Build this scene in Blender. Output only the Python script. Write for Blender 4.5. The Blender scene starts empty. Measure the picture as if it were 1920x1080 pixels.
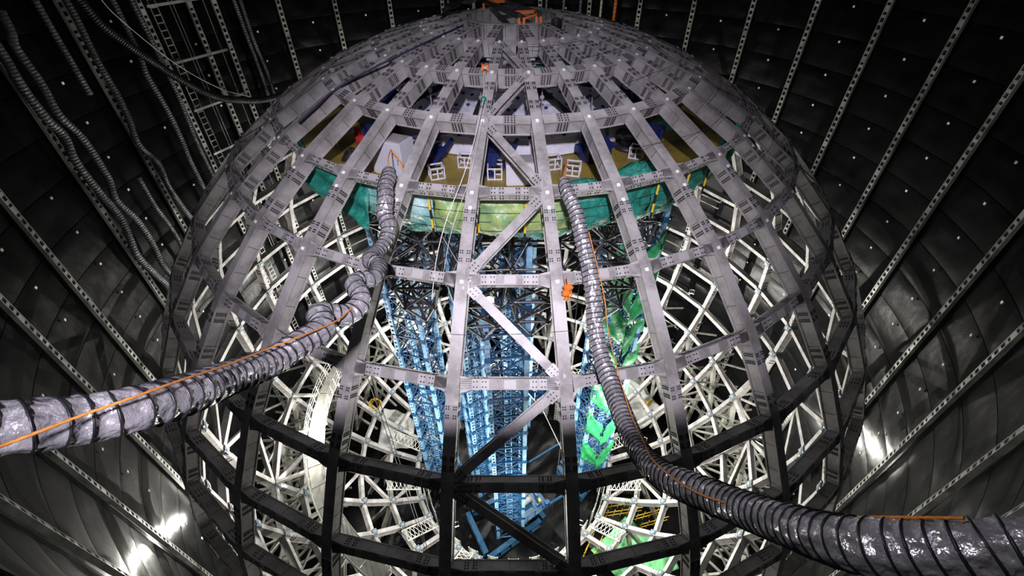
import bpy, math, random
import numpy as np
from mathutils import Matrix, Vector
rnd = random.Random(7)
S = bpy.context.scene
COL = S.collection
R2 = math.radians
PI = math.pi

# ------------------------------------------------------------------ camera
CAM = (0.00626, -23.1125, 23.9607)
pitch, yaw, roll = 0.69877, -0.00235, -0.00695
fw = Vector((0, math.cos(pitch), -math.sin(pitch)))
up = Vector((0, math.sin(pitch), math.cos(pitch)))
rt = Vector((1, 0, 0))
rz = Matrix.Rotation(-yaw, 3, 'Z')
fw, up, rt = rz @ fw, rz @ up, rz @ rt
cr, sr = math.cos(roll), math.sin(roll)
rt2 = cr * rt + sr * up
up2 = -sr * rt + cr * up
cd = bpy.data.cameras.new('camera')
co = bpy.data.objects.new('camera', cd)
COL.objects.link(co)
m = Matrix.Identity(4)
for i in range(3):
    m[i][0], m[i][1], m[i][2], m[i][3] = rt2[i], up2[i], -fw[i], CAM[i]
co.matrix_world = m
cd.sensor_width = 36.0
cd.lens = 836.58 / 1920 * 36.0
cd.clip_start = 0.05
cd.clip_end = 300
S.camera = co

# ------------------------------------------------------------------ world, lights, exposure
S.view_settings.view_transform = 'Standard'
S.view_settings.look = 'None'
S.view_settings.gamma = 1.0
S.view_settings.use_curve_mapping = False
S.view_settings.exposure = 0.0
wd = bpy.data.worlds.new('world')
S.world = wd
wd.use_nodes = True
wd.node_tree.nodes['Background'].inputs[0].default_value = (0.6, 0.65, 0.8, 1)
wd.node_tree.nodes['Background'].inputs[1].default_value = 0.004

def lamp_light(name, kind, loc, power, color, radius=0.3, target=None, cone=60, blend=1.0, size=None):
    l = bpy.data.lights.new(name, kind)
    l.energy = power
    l.color = color
    if kind == 'SPOT':
        l.spot_size = R2(cone); l.spot_blend = blend
    if kind == 'AREA':
        l.shape = 'DISK'; l.size = size
    else:
        l.shadow_soft_size = radius
    o = bpy.data.objects.new(name, l)
    o.location = loc
    if target is not None:
        o.rotation_euler = (Vector(target) - Vector(loc)).to_track_quat('-Z', 'Y').to_euler()
    COL.objects.link(o)
    return o

# hall floodlight behind and above the rim of the pool
lamp_light('duct_fill_light', 'SPOT', (0.0, -29.0, 30.6), 35000, (0.93, 0.87, 1.0), 0.45, (-0.6, -12.2, 15.8), 55, 1.0)
# added fill spot, high at the left, put in to brighten the right duct
lamp_light('duct_fill_light', 'SPOT', (-13.0, -17.0, 33.0), 5200, (0.96, 0.94, 1.0), 0.4, (3.0, -21.0, 18.6), 24, 1.0)
# hall ceiling glow from high above the pool
lamp_light('hall_ceiling_light', 'AREA', (0, -8, 48), 800, (0.88, 0.86, 1.0), target=(0, 0, 0), size=16)
# work lamps down inside the pool (x, y, z, power); most are unseen, added to light the interior
WORK = [(-14.6, -3.47, -6.0, 4600), (10.5, -3.5, -8.0, 4200), (-9.5, 9.0, -7.0, 5000), (9.5, 9.5, -7.0, 5000),
        (-4.2, -9.5, -9.0, 3600), (5.0, -8.8, -10.5, 3000), (0.5, 1.0, -10.0, 3200),
        (-17.9, -11.3, -2.5, 600), (19.9, -3.5, -5.0, 900), (14.6, 4.5, 0.5, 1500), (-12.5, 6.0, 2.0, 1300), (-0.98, -9.07, 11.5, 18)]
for i, (x, y, z, pw) in enumerate(WORK):
    lamp_light('work_lamp_light', 'POINT', (x, y, z + 0.05), pw, (1.0, 0.97, 0.88), 0.16)

# ------------------------------------------------------------------ materials
def nmat(name, base, rough=0.5, metal=0.0, var=0.0, vscale=2.0, bump=0.0, bscale=8.0, base2=None, emit=None, alpha=None, trans=0.0, stretch=None, detail=5, spec=0.5):
    mt = bpy.data.materials.new(name)
    mt.use_nodes = True
    nt = mt.node_tree
    b = nt.nodes['Principled BSDF']
    b.inputs['Base Color'].default_value = (*base, 1)
    b.inputs['Roughness'].default_value = rough
    b.inputs['Metallic'].default_value = metal
    b.inputs['Specular IOR Level'].default_value = spec
    tc = nt.nodes.new('ShaderNodeTexCoord')
    mp = nt.nodes.new('ShaderNodeMapping')
    nt.links.new(tc.outputs['Object'], mp.inputs[0])
    if stretch: mp.inputs['Scale'].default_value = stretch
    if base2 is not None or var > 0:
        n = nt.nodes.new('ShaderNodeTexNoise')
        n.inputs['Scale'].default_value = vscale
        n.inputs['Detail'].default_value = detail
        n.inputs['Roughness'].default_value = 0.65
        nt.links.new(mp.outputs[0], n.inputs['Vector'])
        cr_ = nt.nodes.new('ShaderNodeValToRGB')
        c2 = base2 if base2 is not None else tuple(c * (1 - var) for c in base)
        cr_.color_ramp.elements[0].position = 0.36
        cr_.color_ramp.elements[1].position = 0.62
        cr_.color_ramp.elements[0].color = (*c2, 1)
        cr_.color_ramp.elements[1].color = (*base, 1)
        nt.links.new(n.outputs['Fac'], cr_.inputs[0])
        nt.links.new(cr_.outputs[0], b.inputs['Base Color'])
    if bump > 0:
        n2 = nt.nodes.new('ShaderNodeTexNoise')
        n2.inputs['Scale'].default_value = bscale
        n2.inputs['Detail'].default_value = 4
        nt.links.new(mp.outputs[0], n2.inputs['Vector'])
        bp = nt.nodes.new('ShaderNodeBump')
        bp.inputs['Strength'].default_value = bump
        bp.inputs['Distance'].default_value = 0.1
        nt.links.new(n2.outputs['Fac'], bp.inputs['Height'])
        nt.links.new(bp.outputs[0], b.inputs['Normal'])
    if emit:
        b.inputs['Emission Color'].default_value = (*emit[0], 1)
        b.inputs['Emission Strength'].default_value = emit[1]
    if trans:
        b.inputs['Transmission Weight'].default_value = trans
    return mt

M = {}
M['steel'] = nmat('brushed_steel', (0.44, 0.42, 0.42), 0.54, 0.1, base2=(0.21, 0.2, 0.19), vscale=0.9, bump=0.08, bscale=6)
M['plate'] = nmat('splice_plate_steel', (0.35, 0.335, 0.335), 0.5, 0.2, var=0.2, vscale=3)
M['bolt'] = nmat('dark_bolt', (0.035, 0.03, 0.035), 0.45, 0.3)
M['cover'] = nmat('pale_cover_plate', (0.38, 0.365, 0.37), 0.5, 0.1)
M['target'] = nmat('white_target', (0.95, 0.95, 0.95), 0.3, emit=((1, 1, 1), 0.0))
M['liner'] = nmat('black_liner', (0.0022, 0.0022, 0.0026), 0.32, 0.0, bump=0.3, bscale=1.1, base2=(0.0035, 0.0037, 0.005), vscale=0.7, spec=0.17)
M['floorliner'] = nmat('floor_liner', (0.004, 0.0042, 0.005), 0.35, bump=0.5, bscale=1.0, base2=(0.002, 0.002, 0.0025), vscale=0.5, spec=0.12)
M['channel'] = nmat('galvanised_channel', (0.50, 0.50, 0.47), 0.45, 0.3, var=0.45, vscale=1.5)
M['foil'] = nmat('silver_foil', (0.58, 0.56, 0.60), 0.24, 0.6, bump=0.8, bscale=5, var=0.25, vscale=3)
M['blackcoil'] = nmat('black_coil', (0.012, 0.012, 0.014), 0.4)
M['greyduct'] = nmat('grey_duct', (0.20, 0.215, 0.22), 0.42, 0.4, bump=0.5, bscale=8, var=0.3, vscale=2)
M['darkduct'] = nmat('dark_duct', (0.07, 0.07, 0.08), 0.4, 0.4, bump=0.4, bscale=8)
M['rope_o'] = nmat('orange_rope', (0.75, 0.27, 0.05), 0.7, var=0.3, vscale=20)
M['rope_w'] = nmat('white_rope', (0.75, 0.74, 0.72), 0.7)
M['cable'] = nmat('black_cable', (0.015, 0.015, 0.02), 0.6)
M['olive'] = nmat('olive_deck', (0.27, 0.195, 0.035), 0.42, base2=(0.17, 0.125, 0.03), vscale=0.9, bump=.25, bscale=2)
M['net'] = nmat('teal_netting', (0.02, 0.26, 0.19), 0.45, bump=0.8, bscale=5, base2=(0.01, 0.12, 0.10), vscale=2.5)
M['tarp_pale'] = nmat('pale_tarpaulin', (0.42, 0.56, 0.58), 0.35, bump=0.8, bscale=3, base2=(0.10, 0.36, 0.30), vscale=1.2)
M['tarp_lime'] = nmat('lime_tarpaulin', (0.30, 0.40, 0.13), 0.4, bump=0.7, bscale=3, base2=(0.16, 0.30, 0.14), vscale=1.5)
M['yellow'] = nmat('yellow_paint', (0.80, 0.52, 0.03), 0.45)
M['black'] = nmat('black_paint', (0.015, 0.015, 0.015), 0.45)
M['acryl'] = nmat('white_film', (0.62, 0.62, 0.72), 0.35, bump=0.5, bscale=3, var=0.15, vscale=1.5)
M['dot'] = nmat('dark_blue_disc', (0.03, 0.04, 0.16), 0.5)
M['navy'] = nmat('navy_paint', (0.009, 0.018, 0.11), 0.4, var=0.4, vscale=3)
M['white'] = nmat('white_paint', (0.52, 0.52, 0.58), 0.4, var=0.06)
M['red'] = nmat('red_paint', (0.35, 0.02, 0.02), 0.5)
M['tube'] = nmat('dark_tube', (0.10, 0.10, 0.115), 0.32, 0.5, var=0.3)
M['ball'] = nmat('black_ball', (0.03, 0.03, 0.035), 0.35, 0.2)
M['blue'] = nmat('blue_paint', (0.02, 0.12, 0.28), 0.4, base2=(0.01, 0.05, 0.14), vscale=2)
M['sky'] = nmat('light_blue_paint', (0.42, 0.66, 0.86), 0.35, base2=(0.16, 0.42, 0.68), vscale=2.2)
M['deepblue'] = nmat('deep_blue_paint', (0.009, 0.075, 0.17), 0.4, var=0.35, vscale=2)
M['green'] = nmat('green_cloth', (0.04, 0.50, 0.16), 0.5, bump=0.6, bscale=3, base2=(0.015, 0.22, 0.08), vscale=2)
M['lgreen'] = nmat('light_green_sheet', (0.20, 0.72, 0.28), 0.5, bump=0.5, bscale=2, var=0.3)
M['hinge'] = nmat('blue_grey_paint', (0.12, 0.17, 0.21), 0.45, var=.3)
M['cablenavy'] = nmat('dark_cable_sleeve', (0.012, 0.014, 0.05), 0.5)
M['wtarp'] = nmat('white_tarpaulin', (0.66, 0.67, 0.66), 0.4, bump=0.9, bscale=1.6, var=0.2, vscale=0.8)
M['orange'] = nmat('orange_paint', (0.80, 0.20, 0.03), 0.5)
M['pale'] = nmat('cream_paint', (0.62, 0.58, 0.42), 0.5)
M['wsteel'] = nmat('pale_steel', (0.62, 0.61, 0.55), 0.42, 0.15, base2=(0.42, 0.42, 0.39), vscale=1.2)
M['lens'] = nmat('lamp_lens', (1, 1, 1), 0.3, emit=((1.0, 0.98, 0.95), 60))
M['wood'] = nmat('brown_board', (0.25, 0.12, 0.07), 0.6)

# ------------------------------------------------------------------ helpers
class MB:
    def __init__(s): s.v = []; s.f = []; s.m = []
    def hexa(s, c, mi=0):
        n = len(s.v); s.v += [tuple(p) for p in c]
        for q in ((0, 1, 2, 3), (7, 6, 5, 4), (0, 4, 5, 1), (1, 5, 6, 2), (2, 6, 7, 3), (3, 7, 4, 0)):
            s.f.append(tuple(n + i for i in q)); s.m.append(mi)
    def box(s, c, sz, mi=0, ax=None):
        c = Vector(c)
        if ax is None: ax = (Vector((1, 0, 0)), Vector((0, 1, 0)), Vector((0, 0, 1)))
        a, b, d = ax[0] * sz[0] / 2, ax[1] * sz[1] / 2, ax[2] * sz[2] / 2
        s.hexa([c - a - b - d, c + a - b - d, c + a + b - d, c - a + b - d, c - a - b + d, c + a - b + d, c + a + b + d, c - a + b + d], mi)
    def beam(s, p, q, w, h, hint=(0, 0, 1), mi=0):
        p, q = Vector(p), Vector(q); d = q - p; L = d.length
        if L < 1e-6: return
        d /= L; hv = Vector(hint)
        if abs(d.dot(hv.normalized())) > 0.98: hv = Vector((1, 0, 0))
        x = d.cross(hv).normalized(); z = x.cross(d).normalized()
        s.box((p + q) / 2, (w, L, h), mi, (x, d, z))
    def cyl(s, p, q, r, n=8, mi=0, r2=None, caps=True):
        p, q = Vector(p), Vector(q); d = (q - p)
        if d.length < 1e-6: return
        d.normalize()
        a = d.cross(Vector((0, 0, 1)) if abs(d.z) < 0.9 else Vector((1, 0, 0))).normalized(); b = d.cross(a)
        r2 = r if r2 is None else r2
        n0 = len(s.v)
        for k in range(n):
            t = 2 * PI * k / n; u = math.cos(t) * a + math.sin(t) * b
            s.v.append(tuple(p + u * r)); s.v.append(tuple(q + u * r2))
        for k in range(n):
            j = (k + 1) % n
            s.f.append((n0 + 2 * k, n0 + 2 * k + 1, n0 + 2 * j + 1, n0 + 2 * j)); s.m.append(mi)
        if caps:
            s.f.append(tuple(n0 + 2 * k for k in range(n))); s.m.append(mi)
            s.f.append(tuple(n0 + 2 * k + 1 for k in reversed(range(n)))); s.m.append(mi)
    def ball(s, c, r, mi=0, n=6, rings=4):
        n0 = len(s.v); c = Vector(c)
        s.v.append((c.x, c.y, c.z + r))
        for i in range(1, rings):
            t = PI * i / rings
            for k in range(n):
                a = 2 * PI * k / n
                s.v.append((c.x + r * math.sin(t) * math.cos(a), c.y + r * math.sin(t) * math.sin(a), c.z + r * math.cos(t)))
        s.v.append((c.x, c.y, c.z - r)); last = len(s.v) - 1
        for k in range(n):
            j = (k + 1) % n
            s.f.append((n0, n0 + 1 + k, n0 + 1 + j)); s.m.append(mi)
            for i in range(rings - 2):
                a0 = n0 + 1 + i * n
                s.f.append((a0 + k, a0 + n + k, a0 + n + j, a0 + j)); s.m.append(mi)
            a0 = n0 + 1 + (rings - 2) * n
            s.f.append((a0 + k, last, a0 + j)); s.m.append(mi)
    def grid(s, P, mi=0, close_u=False, close_v=False):
        nu, nv = len(P), len(P[0]); n0 = len(s.v)
        for r in P: s.v += [tuple(p) for p in r]
        for i in range(nu if close_u else nu - 1):
            for j in range(nv if close_v else nv - 1):
                i2, j2 = (i + 1) % nu, (j + 1) % nv
                s.f.append((n0 + i * nv + j, n0 + i2 * nv + j, n0 + i2 * nv + j2, n0 + i * nv + j2)); s.m.append(mi)
    def mesh(s, name, mats, smooth=False):
        me = bpy.data.meshes.new(name)
        me.from_pydata(s.v, [], s.f)
        for mt in (mats if isinstance(mats, (list, tuple)) else [mats]): me.materials.append(mt)
        if any(s.m): me.polygons.foreach_set('material_index', s.m)
        if smooth: me.polygons.foreach_set('use_smooth', [True] * len(s.f))
        me.validate(); me.update()
        return me

def put(name, me, parent=None, mat=None):
    o = bpy.data.objects.new(name, me)
    if parent is not None: o.parent = parent
    if mat is not None: o.matrix_local = mat
    COL.objects.link(o)
    return o
def build(mb, name, mats, parent=None, mat=None, smooth=False):
    return put(name, mb.mesh(name, mats, smooth), parent, mat)
def thing(name, label, cat, loc=(0, 0, 0), rotz=0, group=None, obj=None):
    o = obj
    if o is None:
        o = bpy.data.objects.new(name, None); COL.objects.link(o)
        o.empty_display_size = 0.3
        o.location = loc; o.rotation_euler = (0, 0, rotz)
    o['label'] = label; o['category'] = cat
    if group: o['group'] = group
    return o
def RZ(deg): return Matrix.Rotation(R2(deg), 4, 'Z')
def T(x, y, z): return Matrix.Translation((x, y, z))
def solid(o, t=0.02, off=0):
    md = o.modifiers.new('thickness', 'SOLIDIFY'); md.thickness = t; md.offset = off

def smooth_path(pts, step):
    """Catmull-Rom through points (any dimension), resampled at about equal step."""
    P = np.array(pts, float); P = np.vstack([2 * P[0] - P[1], P, 2 * P[-1] - P[-2]])
    out = []
    for i in range(1, len(P) - 2):
        for t in np.linspace(0, 1, 24, endpoint=False):
            a, b, c, d = P[i - 1], P[i], P[i + 1], P[i + 2]
            out.append(0.5 * (2 * b + (c - a) * t + (2 * a - 5 * b + 4 * c - d) * t * t + (3 * b - a - 3 * c + d) * t ** 3))
    out.append(P[-2]); out = np.array(out)
    s = np.concatenate([[0], np.cumsum(np.linalg.norm(np.diff(out[:, :3], axis=0), axis=1))])
    n = max(2, int(s[-1] / step)); q = np.linspace(0, s[-1], n)
    return np.stack([np.interp(q, s, out[:, k]) for k in range(out.shape[1])], 1), q
def frames(c):
    t = np.gradient(c, axis=0); t /= np.linalg.norm(t, axis=1)[:, None]
    a = np.cross(t[0], [0, 0, 1.0]); 
    if np.linalg.norm(a) < 0.1: a = np.cross(t[0], [1.0, 0, 0])
    A = []
    for k in range(len(t)):
        a = a - t[k] * (a @ t[k]); a = a / np.linalg.norm(a); A.append(a)
    A = np.array(A); B = np.cross(t, A)
    return t, A, B
def tube_mesh(name, pts, mat, rfun, step, nseg):
    path, s = smooth_path(pts, step)
    t, A, B = frames(path[:, :3])
    ph = np.arange(nseg) * 2 * PI / nseg
    r = rfun(path, s, ph)
    V = path[:, None, :3] + r[:, :, None] * (np.cos(ph)[None, :, None] * A[:, None, :] + np.sin(ph)[None, :, None] * B[:, None, :])
    mb = MB(); mb.grid(V.tolist(), close_v=True)
    return mb.mesh(name, mat, True), (path, s, A, B)
def rope(name, pts, r, mat, parent=None, n=6, step=0.12, twist=0.0):
    def rf(p, s, ph):
        return r * (1 + twist * np.cos(2 * (ph[None, :] - s[:, None] * 40)))
    me, _ = tube_mesh(name, pts, mat, rf, step, n)
    return put(name, me, parent)
def duct(name, pts, rad, mat, pitch, label, group=None, crumple=0.1, step=0.035, nseg=28, coil=True, seed=0, coilr=0.014, sag=0.09):
    rs = np.random.RandomState(seed); k = rs.uniform(0, 6.28, 12)
    def rf(p, s, ph):
        base = p[:, 3] if p.shape[1] > 3 else np.full(len(p), rad)
        S_, PH = s[:, None], ph[None, :]
        fr = (S_ / pitch - PH / (2 * PI)) % 1.0
        billow = -sag * np.sin(PI * fr) ** 1.0 * 0.8 + sag * 0.4
        w = crumple * (0.35 * np.sin(7 * PH + 9 * S_ + k[0] + 2 * np.sin(3.1 * S_ + k[4])) + 0.3 * np.sin(11 * PH - 13 * S_ + k[1] + 3 * np.sin(2.3 * S_))
                       + 0.35 * np.sin(3 * PH + 5 * S_ + k[2]) + 0.35 * np.sin(2 * PH - 3.3 * S_ + k[3])) * (0.3 + np.sin(PI * fr))
        slow = 0.05 * np.sin(1.7 * S_ + k[5]) + 0.04 * np.sin(2 * PH + 1.1 * S_)
        return base[:, None] * (1 + billow + w + slow * crumple * 6)
    me, (path, s, A, B) = tube_mesh('duct_hose', pts, mat, rf, step, nseg)
    root = thing(name, label, 'duct', tuple(path[0, :3]), 0, group)
    inv = T(*(-path[0, :3]))
    put('duct_hose', me, root, inv)
    if coil:
        L = s[-1]; q = np.arange(0, L, pitch / 20)
        ang = 2 * PI * q / pitch
        C = np.stack([np.interp(q, s, path[:, i]) for i in range(3)], 1)
        Ai = np.stack([np.interp(q, s, A[:, i]) for i in range(3)], 1); Bi = np.stack([np.interp(q, s, B[:, i]) for i in range(3)], 1)
        rr = (np.interp(q, s, path[:, 3]) if path.shape[1] > 3 else np.full(len(q), rad)) * (1 + sag * 0.4 + 0.02)
        slow = 0.05 * np.sin(1.7 * q + k[5]) + 0.04 * np.sin(2 * ang + 1.1 * q)
        rr = rr * (1 + slow * crumple * 6)
        P = C + rr[:, None] * (np.cos(ang)[:, None] * Ai + np.sin(ang)[:, None] * Bi)
        t2, A2, B2 = frames(P); ph = np.arange(4) * PI / 2
        V = P[:, None, :] + coilr * (np.cos(ph)[None, :, None] * A2[:, None, :] + np.sin(ph)[None, :, None] * B2[:, None, :])
        mb = MB(); mb.grid(V.tolist(), close_v=True)
        build(mb, 'wire_coil', M['blackcoil'], root, inv, True)
    return root

# ================================================================== SETTING
RW = 22.0
AZ = [-147.0, -133.0, -119.0, -108.1, -96.1, -84.3, -73.0, -60.8, -49.3, -38.3, -26.9, -15.4, -4.6, 6.5, 17.5, 28.5, 39.7, 51.2, 62.6, 74.2, 85.8, 97.4, 110.4, 122.6, 136.0, 149.0]
def wp(az, r, z): return (r * math.sin(R2(az)), r * math.cos(R2(az)), z)
# walls: backing shell + one liner sheet per bay and row
ROWH = 1.9
walls = {}
for side, a0, a1 in (('left', -165, -55), ('back', -55, 57), ('right', 57, 160)):
    mb = MB(); n = 24
    for k in range(n):
        b0, b1 = a0 + (a1 - a0) * k / n, a0 + (a1 - a0) * (k + 1) / n
        c = [wp(b0, RW + 0.12, -22.3), wp(b1, RW + 0.12, -22.3), wp(b1, RW + 0.5, -22.3), wp(b0, RW + 0.5, -22.3)]
        mb.hexa(c + [(x, y, 22.0) for x, y, z in c])
    w = build(mb, 'wall_' + side, M['liner']); w['kind'] = 'structure'; walls[side] = w
AZX = [-165.0] + AZ + [160.0]
rs = np.random.RandomState(3)
for i in range(len(AZX) - 1):
    a0, a1 = AZX[i], AZX[i + 1]; mid = (a0 + a1) / 2
    side = 'left' if mid < -55 else ('back' if mid < 57 else 'right')
    vars_ = []
    for v in range(2):
        mb = MB(); P = []
        k = rs.uniform(0, 6.28, 8)
        nu, nv = 13, 7
        for a in range(nu):
            row = []
            for b in range(nv):
                u, t = a / (nu - 1), b / (nv - 1)
                edge = min(u, 1 - u, t, 1 - t) * 6; edge = min(1, edge)
                z = -ROWH / 2 + 0.02 + t * (ROWH - 0.04)
                dr = edge * (0.035 + 0.012 * math.sin(5 * u + 2 * t + k[0]) + 0.010 * math.sin(9 * u - 6 * t + k[1]) + 0.006 * math.sin(17 * u + 9 * t + k[2]) + 0.006 * math.sin(3 * u + 9 * t + k[3]))
                row.append(wp(a0 + 0.05 + (a1 - a0 - 0.1) * u, RW + 0.06 - dr, z))
            P.append(row)
        mb.grid(P)
        me = mb.mesh('liner_sheet', M['liner'], True); vars_.append(me)
    nrow = 23
    for r in range(nrow):
        o = put('liner_sheet', vars_[(r * 7 + i) % 2], walls[side], T(0, 0, -21.0 + r * ROWH))
mb = MB(); N = 40
P = []
for i in range(N + 1):
    r = 22.3 * i / N + 0.01; row = []
    for j in range(96):
        a = 2 * PI * j / 96
        x, y = r * math.cos(a), r * math.sin(a)
        dz = 0.10 * math.sin(1.1 * x + 0.8 * math.sin(0.9 * y)) + 0.08 * math.sin(1.7 * y + 1.3 * math.sin(.7 * x)) + 0.05 * math.sin(3.1 * x - 2.3 * y)
        row.append((x, y, -22.1 + dz))
    P.append(row)
mb.grid(P, close_v=True)
fl = build(mb, 'floor', M['floorliner'], smooth=True); fl['kind'] = 'structure'
mb = MB(); mb.cyl((0, 0, -22.9), (0, 0, -22.5), 22.5, 64)
b_ = build(mb, 'floor_slab', M['floorliner'], fl)

# perforated wall channels
mbr = MB(); mbg = MB()
for sx in (-0.13, 0.13):
    mbr.box((sx, 0, 0), (0.05, 0.16, 43.6))
mbr.box((0, 0.07, 0), (0.26, 0.015, 43.6), 1)
nr = 118; pz = 43.6 / nr
for k in range(nr):
    mbg.box((0, -0.055, -21.8 + pz * (k + 0.5)), (0.21, 0.03, pz * (0.42 if k % 7 else 0.9)))
me_rail = mbr.mesh('channel_rail', [M['channel'], M['liner']]); me_rung = mbg.mesh('rungs', M['channel'])
DESC = {-147.0: 'perforated steel wall channel in the lower left corner of the view', -133.0: 'perforated steel wall channel passing under the large left duct, second from lower left corner'}
def side_word(a):
    if a < 0: return 'left'
    return 'right'
for i, a in enumerate(AZ):
    nth = sum(1 for b in AZ if (b < a if a < 0 else b > a) and b * a > 0) + 1
    nths = ['first', 'second', 'third', 'fourth', 'fifth', 'sixth', 'seventh', 'eighth', 'ninth', 'tenth', 'eleventh', 'twelfth', 'thirteenth', 'fourteenth'][nth - 1]
    t_ = thing('wall_channel', 'pale perforated steel channel up the black wall, %s counted from the lower %s corner' % (nths, side_word(a)), 'wall channel',
               wp(a, RW - 0.13, 0), 0, 'perforated channels up the pool wall')
    t_.rotation_euler = (0, 0, -R2(a))
    put('channel_rail', me_rail, t_)
    g = put('rungs', me_rung, t_); g['kind'] = 'stuff'

# small white wall markers between channels
ORD = ['first', 'second', 'third', 'fourth', 'fifth', 'sixth', 'seventh', 'eighth', 'ninth', 'tenth', 'eleventh', 'twelfth', 'thirteenth', 'fourteenth', 'fifteenth', 'sixteenth', 'seventeenth', 'eighteenth', 'nineteenth', 'twentieth', 'lowest but one', 'lowest', 'very lowest']
mbm = MB(); mbm.box((0, 0, 0), (0.12, 0.03, 0.12)); mbm.cyl((0, 0.01, 0), (0, 0.06, 0), 0.02, 6)
me_mark = mbm.mesh('wall_marker', M['target'])
for i in range(len(AZ) - 1):
    mid = (AZ[i] + AZ[i + 1]) / 2 + 0.3
    if abs(mid) > 128: continue
    for r in range(22):
        z = -18.4 + 1.9 * r
        if z < -4 or (mid < -50 and r % 2 == 0 and rnd.random() < 0.3): continue
        o = put('wall_marker', me_mark, None, T(*wp(mid, RW - 0.10, z + rnd.uniform(-.05, .05))) @ RZ(-mid))
        ci = i - 12; cw = 'directly behind the crown' if ci == 0 else '%s column %s of the crown' % (ORD[abs(ci) - 1], 'right' if ci > 0 else 'left')
        thing('', 'small white square wall marker, %s, %s row from the top' % (cw, ORD[21 - r]), 'marker', group='white square markers on the pool wall', obj=o)
# rim of the pool, just below the viewer; it shades the lower front of the sphere
mb = MB(); n = 60
for k in range(n):
    b0, b1 = 150 + 60 * k / n, 150 + 60 * (k + 1) / n
    c = [wp(b0, 22.75, 21.9), wp(b1, 22.75, 21.9), wp(b1, 27.5, 21.9), wp(b0, 27.5, 21.9)]
    mb.hexa(c + [(x, y, 22.2) for x, y, z in c])
o = build(mb, 'trim_1', M['plate']); o['kind'] = 'structure'
# ================================================================== THE STEEL SPHERE
R0 = 20.6
TH = [11.2, 17.3, 24.2, 31.9, 39.7, 48.0, 56.3, 64.3, 72, 80, 88, 96, 104, 112, 120, 128, 136, 144, 152]
frame = thing('steel_sphere_frame', 'huge bolted steel lattice sphere of ribs and rings standing inside the black pool', 'steel frame')
def sph(th, r, x=0.0):
    t = R2(th); return Vector((x, -r * math.sin(t), r * math.cos(t)))
OFF = -0.39   # small turn of the whole frame, degrees
FW, FT, DEP = 0.37, 0.045, 0.50

def rib_mesh(ths, depth=DEP, width=FW, name='rib'):
    mb = MB()
    for a, b in zip(ths[:-1], ths[1:]):
        def quad(r_o, r_i, w, mi=0):
            c = []
            for th in (a, b):
                for (r, s) in ((r_o, -1), (r_o, 1), (r_i, 1), (r_i, -1)):
                    c.append(sph(th, r, s * w / 2))
            mb.hexa(c, mi)
        quad(R0, R0 - FT, width)
        quad(R0 - FT, R0 - depth + FT, width * 0.80)
        quad(R0 - depth + FT, R0 - depth, width * 0.92)
        # stiffeners between the flanges
        P0, P1 = sph(a, R0), sph(b, R0); Q0, Q1 = sph(a, R0 - depth), sph(b, R0 - depth)
        d = (P1 - P0).normalized()
        for f in (0.12, 0.88):
            o_ = P0.lerp(P1, f); i_ = Q0.lerp(Q1, f); mid = (o_ + i_) / 2; n_ = (o_ - i_).normalized()
            for s in (-1, 1):
                mb.box(mid + Vector((s * width * 0.42, 0, 0)), (width * 0.06, 0.022, depth - 2 * FT), 0, (Vector((1, 0, 0)), d, n_))
        for f in (0.32, 0.66):   # weld seams across the web
            o_ = P0.lerp(P1, f); i_ = Q0.lerp(Q1, f); mid = (o_ + i_) / 2; n_ = (o_ - i_).normalized()
            mb.box(mid, (width * 0.80 + 0.012, 0.016, depth - 2 * FT), 1, (Vector((1, 0, 0)), d, n_))
    for th in ths[1:-1]:
        # node block where the ring beams meet the rib
        c = sph(th, R0 - 0.23); n_ = sph(th, 1); d = Vector((0, -math.cos(R2(th)), -math.sin(R2(th))))
        mb.box(c, (width * 1.02, 0.34, 0.40), 0, (Vector((1, 0, 0)), d, n_))
    return mb.mesh(name, [M['steel'], M['bolt']])
me_rib = rib_mesh(TH)

def bolt_group(mb, c, ex, ey, n, xs, ys, r=0.024, h=0.03, mi=1):
    for x in xs:
        for y in ys:
            p = Vector(c) + ex * x + ey * y
            mb.cyl(p, p + n * h, r, 6, mi, r * 0.85)
XX, NN, YY = Vector((1, 0, 0)), Vector((0, 0, 1)), Vector((0, -1, 0))
def splice_mesh(width, depth, cols, rows, webrows, L=0.44):
    """splice seen in local frame: x across, -y along the member, z outwards (z=0 is the outer flange face)"""
    mb = MB()
    mb.box((0, 0, 0.008), (width * 0.97, L, 0.016), 0)
    bolt_group(mb, (0, 0, 0.016), XX, YY, NN, cols, rows)
    for s in (-1, 1):
        mb.box((s * (width * .40), 0, -depth / 2), (0.012, L, depth * 0.72), 0)
        if webrows:
            bolt_group(mb, (s * (width * .40 + .006), 0, -depth / 2), NN, YY, XX * s, webrows, rows)
    mb.box((0, 0, -depth - 0.006), (width * 0.9, L, 0.014), 0)
    bolt_group(mb, (0, 0, -depth - 0.012), XX, YY, -NN, cols[::3] if len(cols) > 3 else cols, rows[::2])
    return mb.mesh('splice_plate', [M['plate'], M['bolt']])
me_spl = splice_mesh(FW, DEP, (-0.14, -0.075, 0.075, 0.14), (-0.16, -0.09, 0.09, 0.16), (-0.14, -0.07, 0.0, 0.07, 0.14))
mbt = MB(); mbt.box((0, 0, 0.02), (0.10, 0.10, 0.03))
me_tgt = mbt.mesh('reflective_target', M['target'])
def on_sphere(th, az, r):
    """matrix: local -y runs down the meridian, z outwards"""
    t = R2(th)
    return RZ(az) @ T(0, -r * math.sin(t), r * math.cos(t)) @ Matrix.Rotation(t, 4, 'X')
def on_chord(a, b, f):
    P0, P1 = sph(a, R0), sph(b, R0); p = P0.lerp(P1, f); t = R2((a + b) / 2)
    return T(p.x, p.y, p.z) @ Matrix.Rotation(t, 4, 'X')
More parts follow.
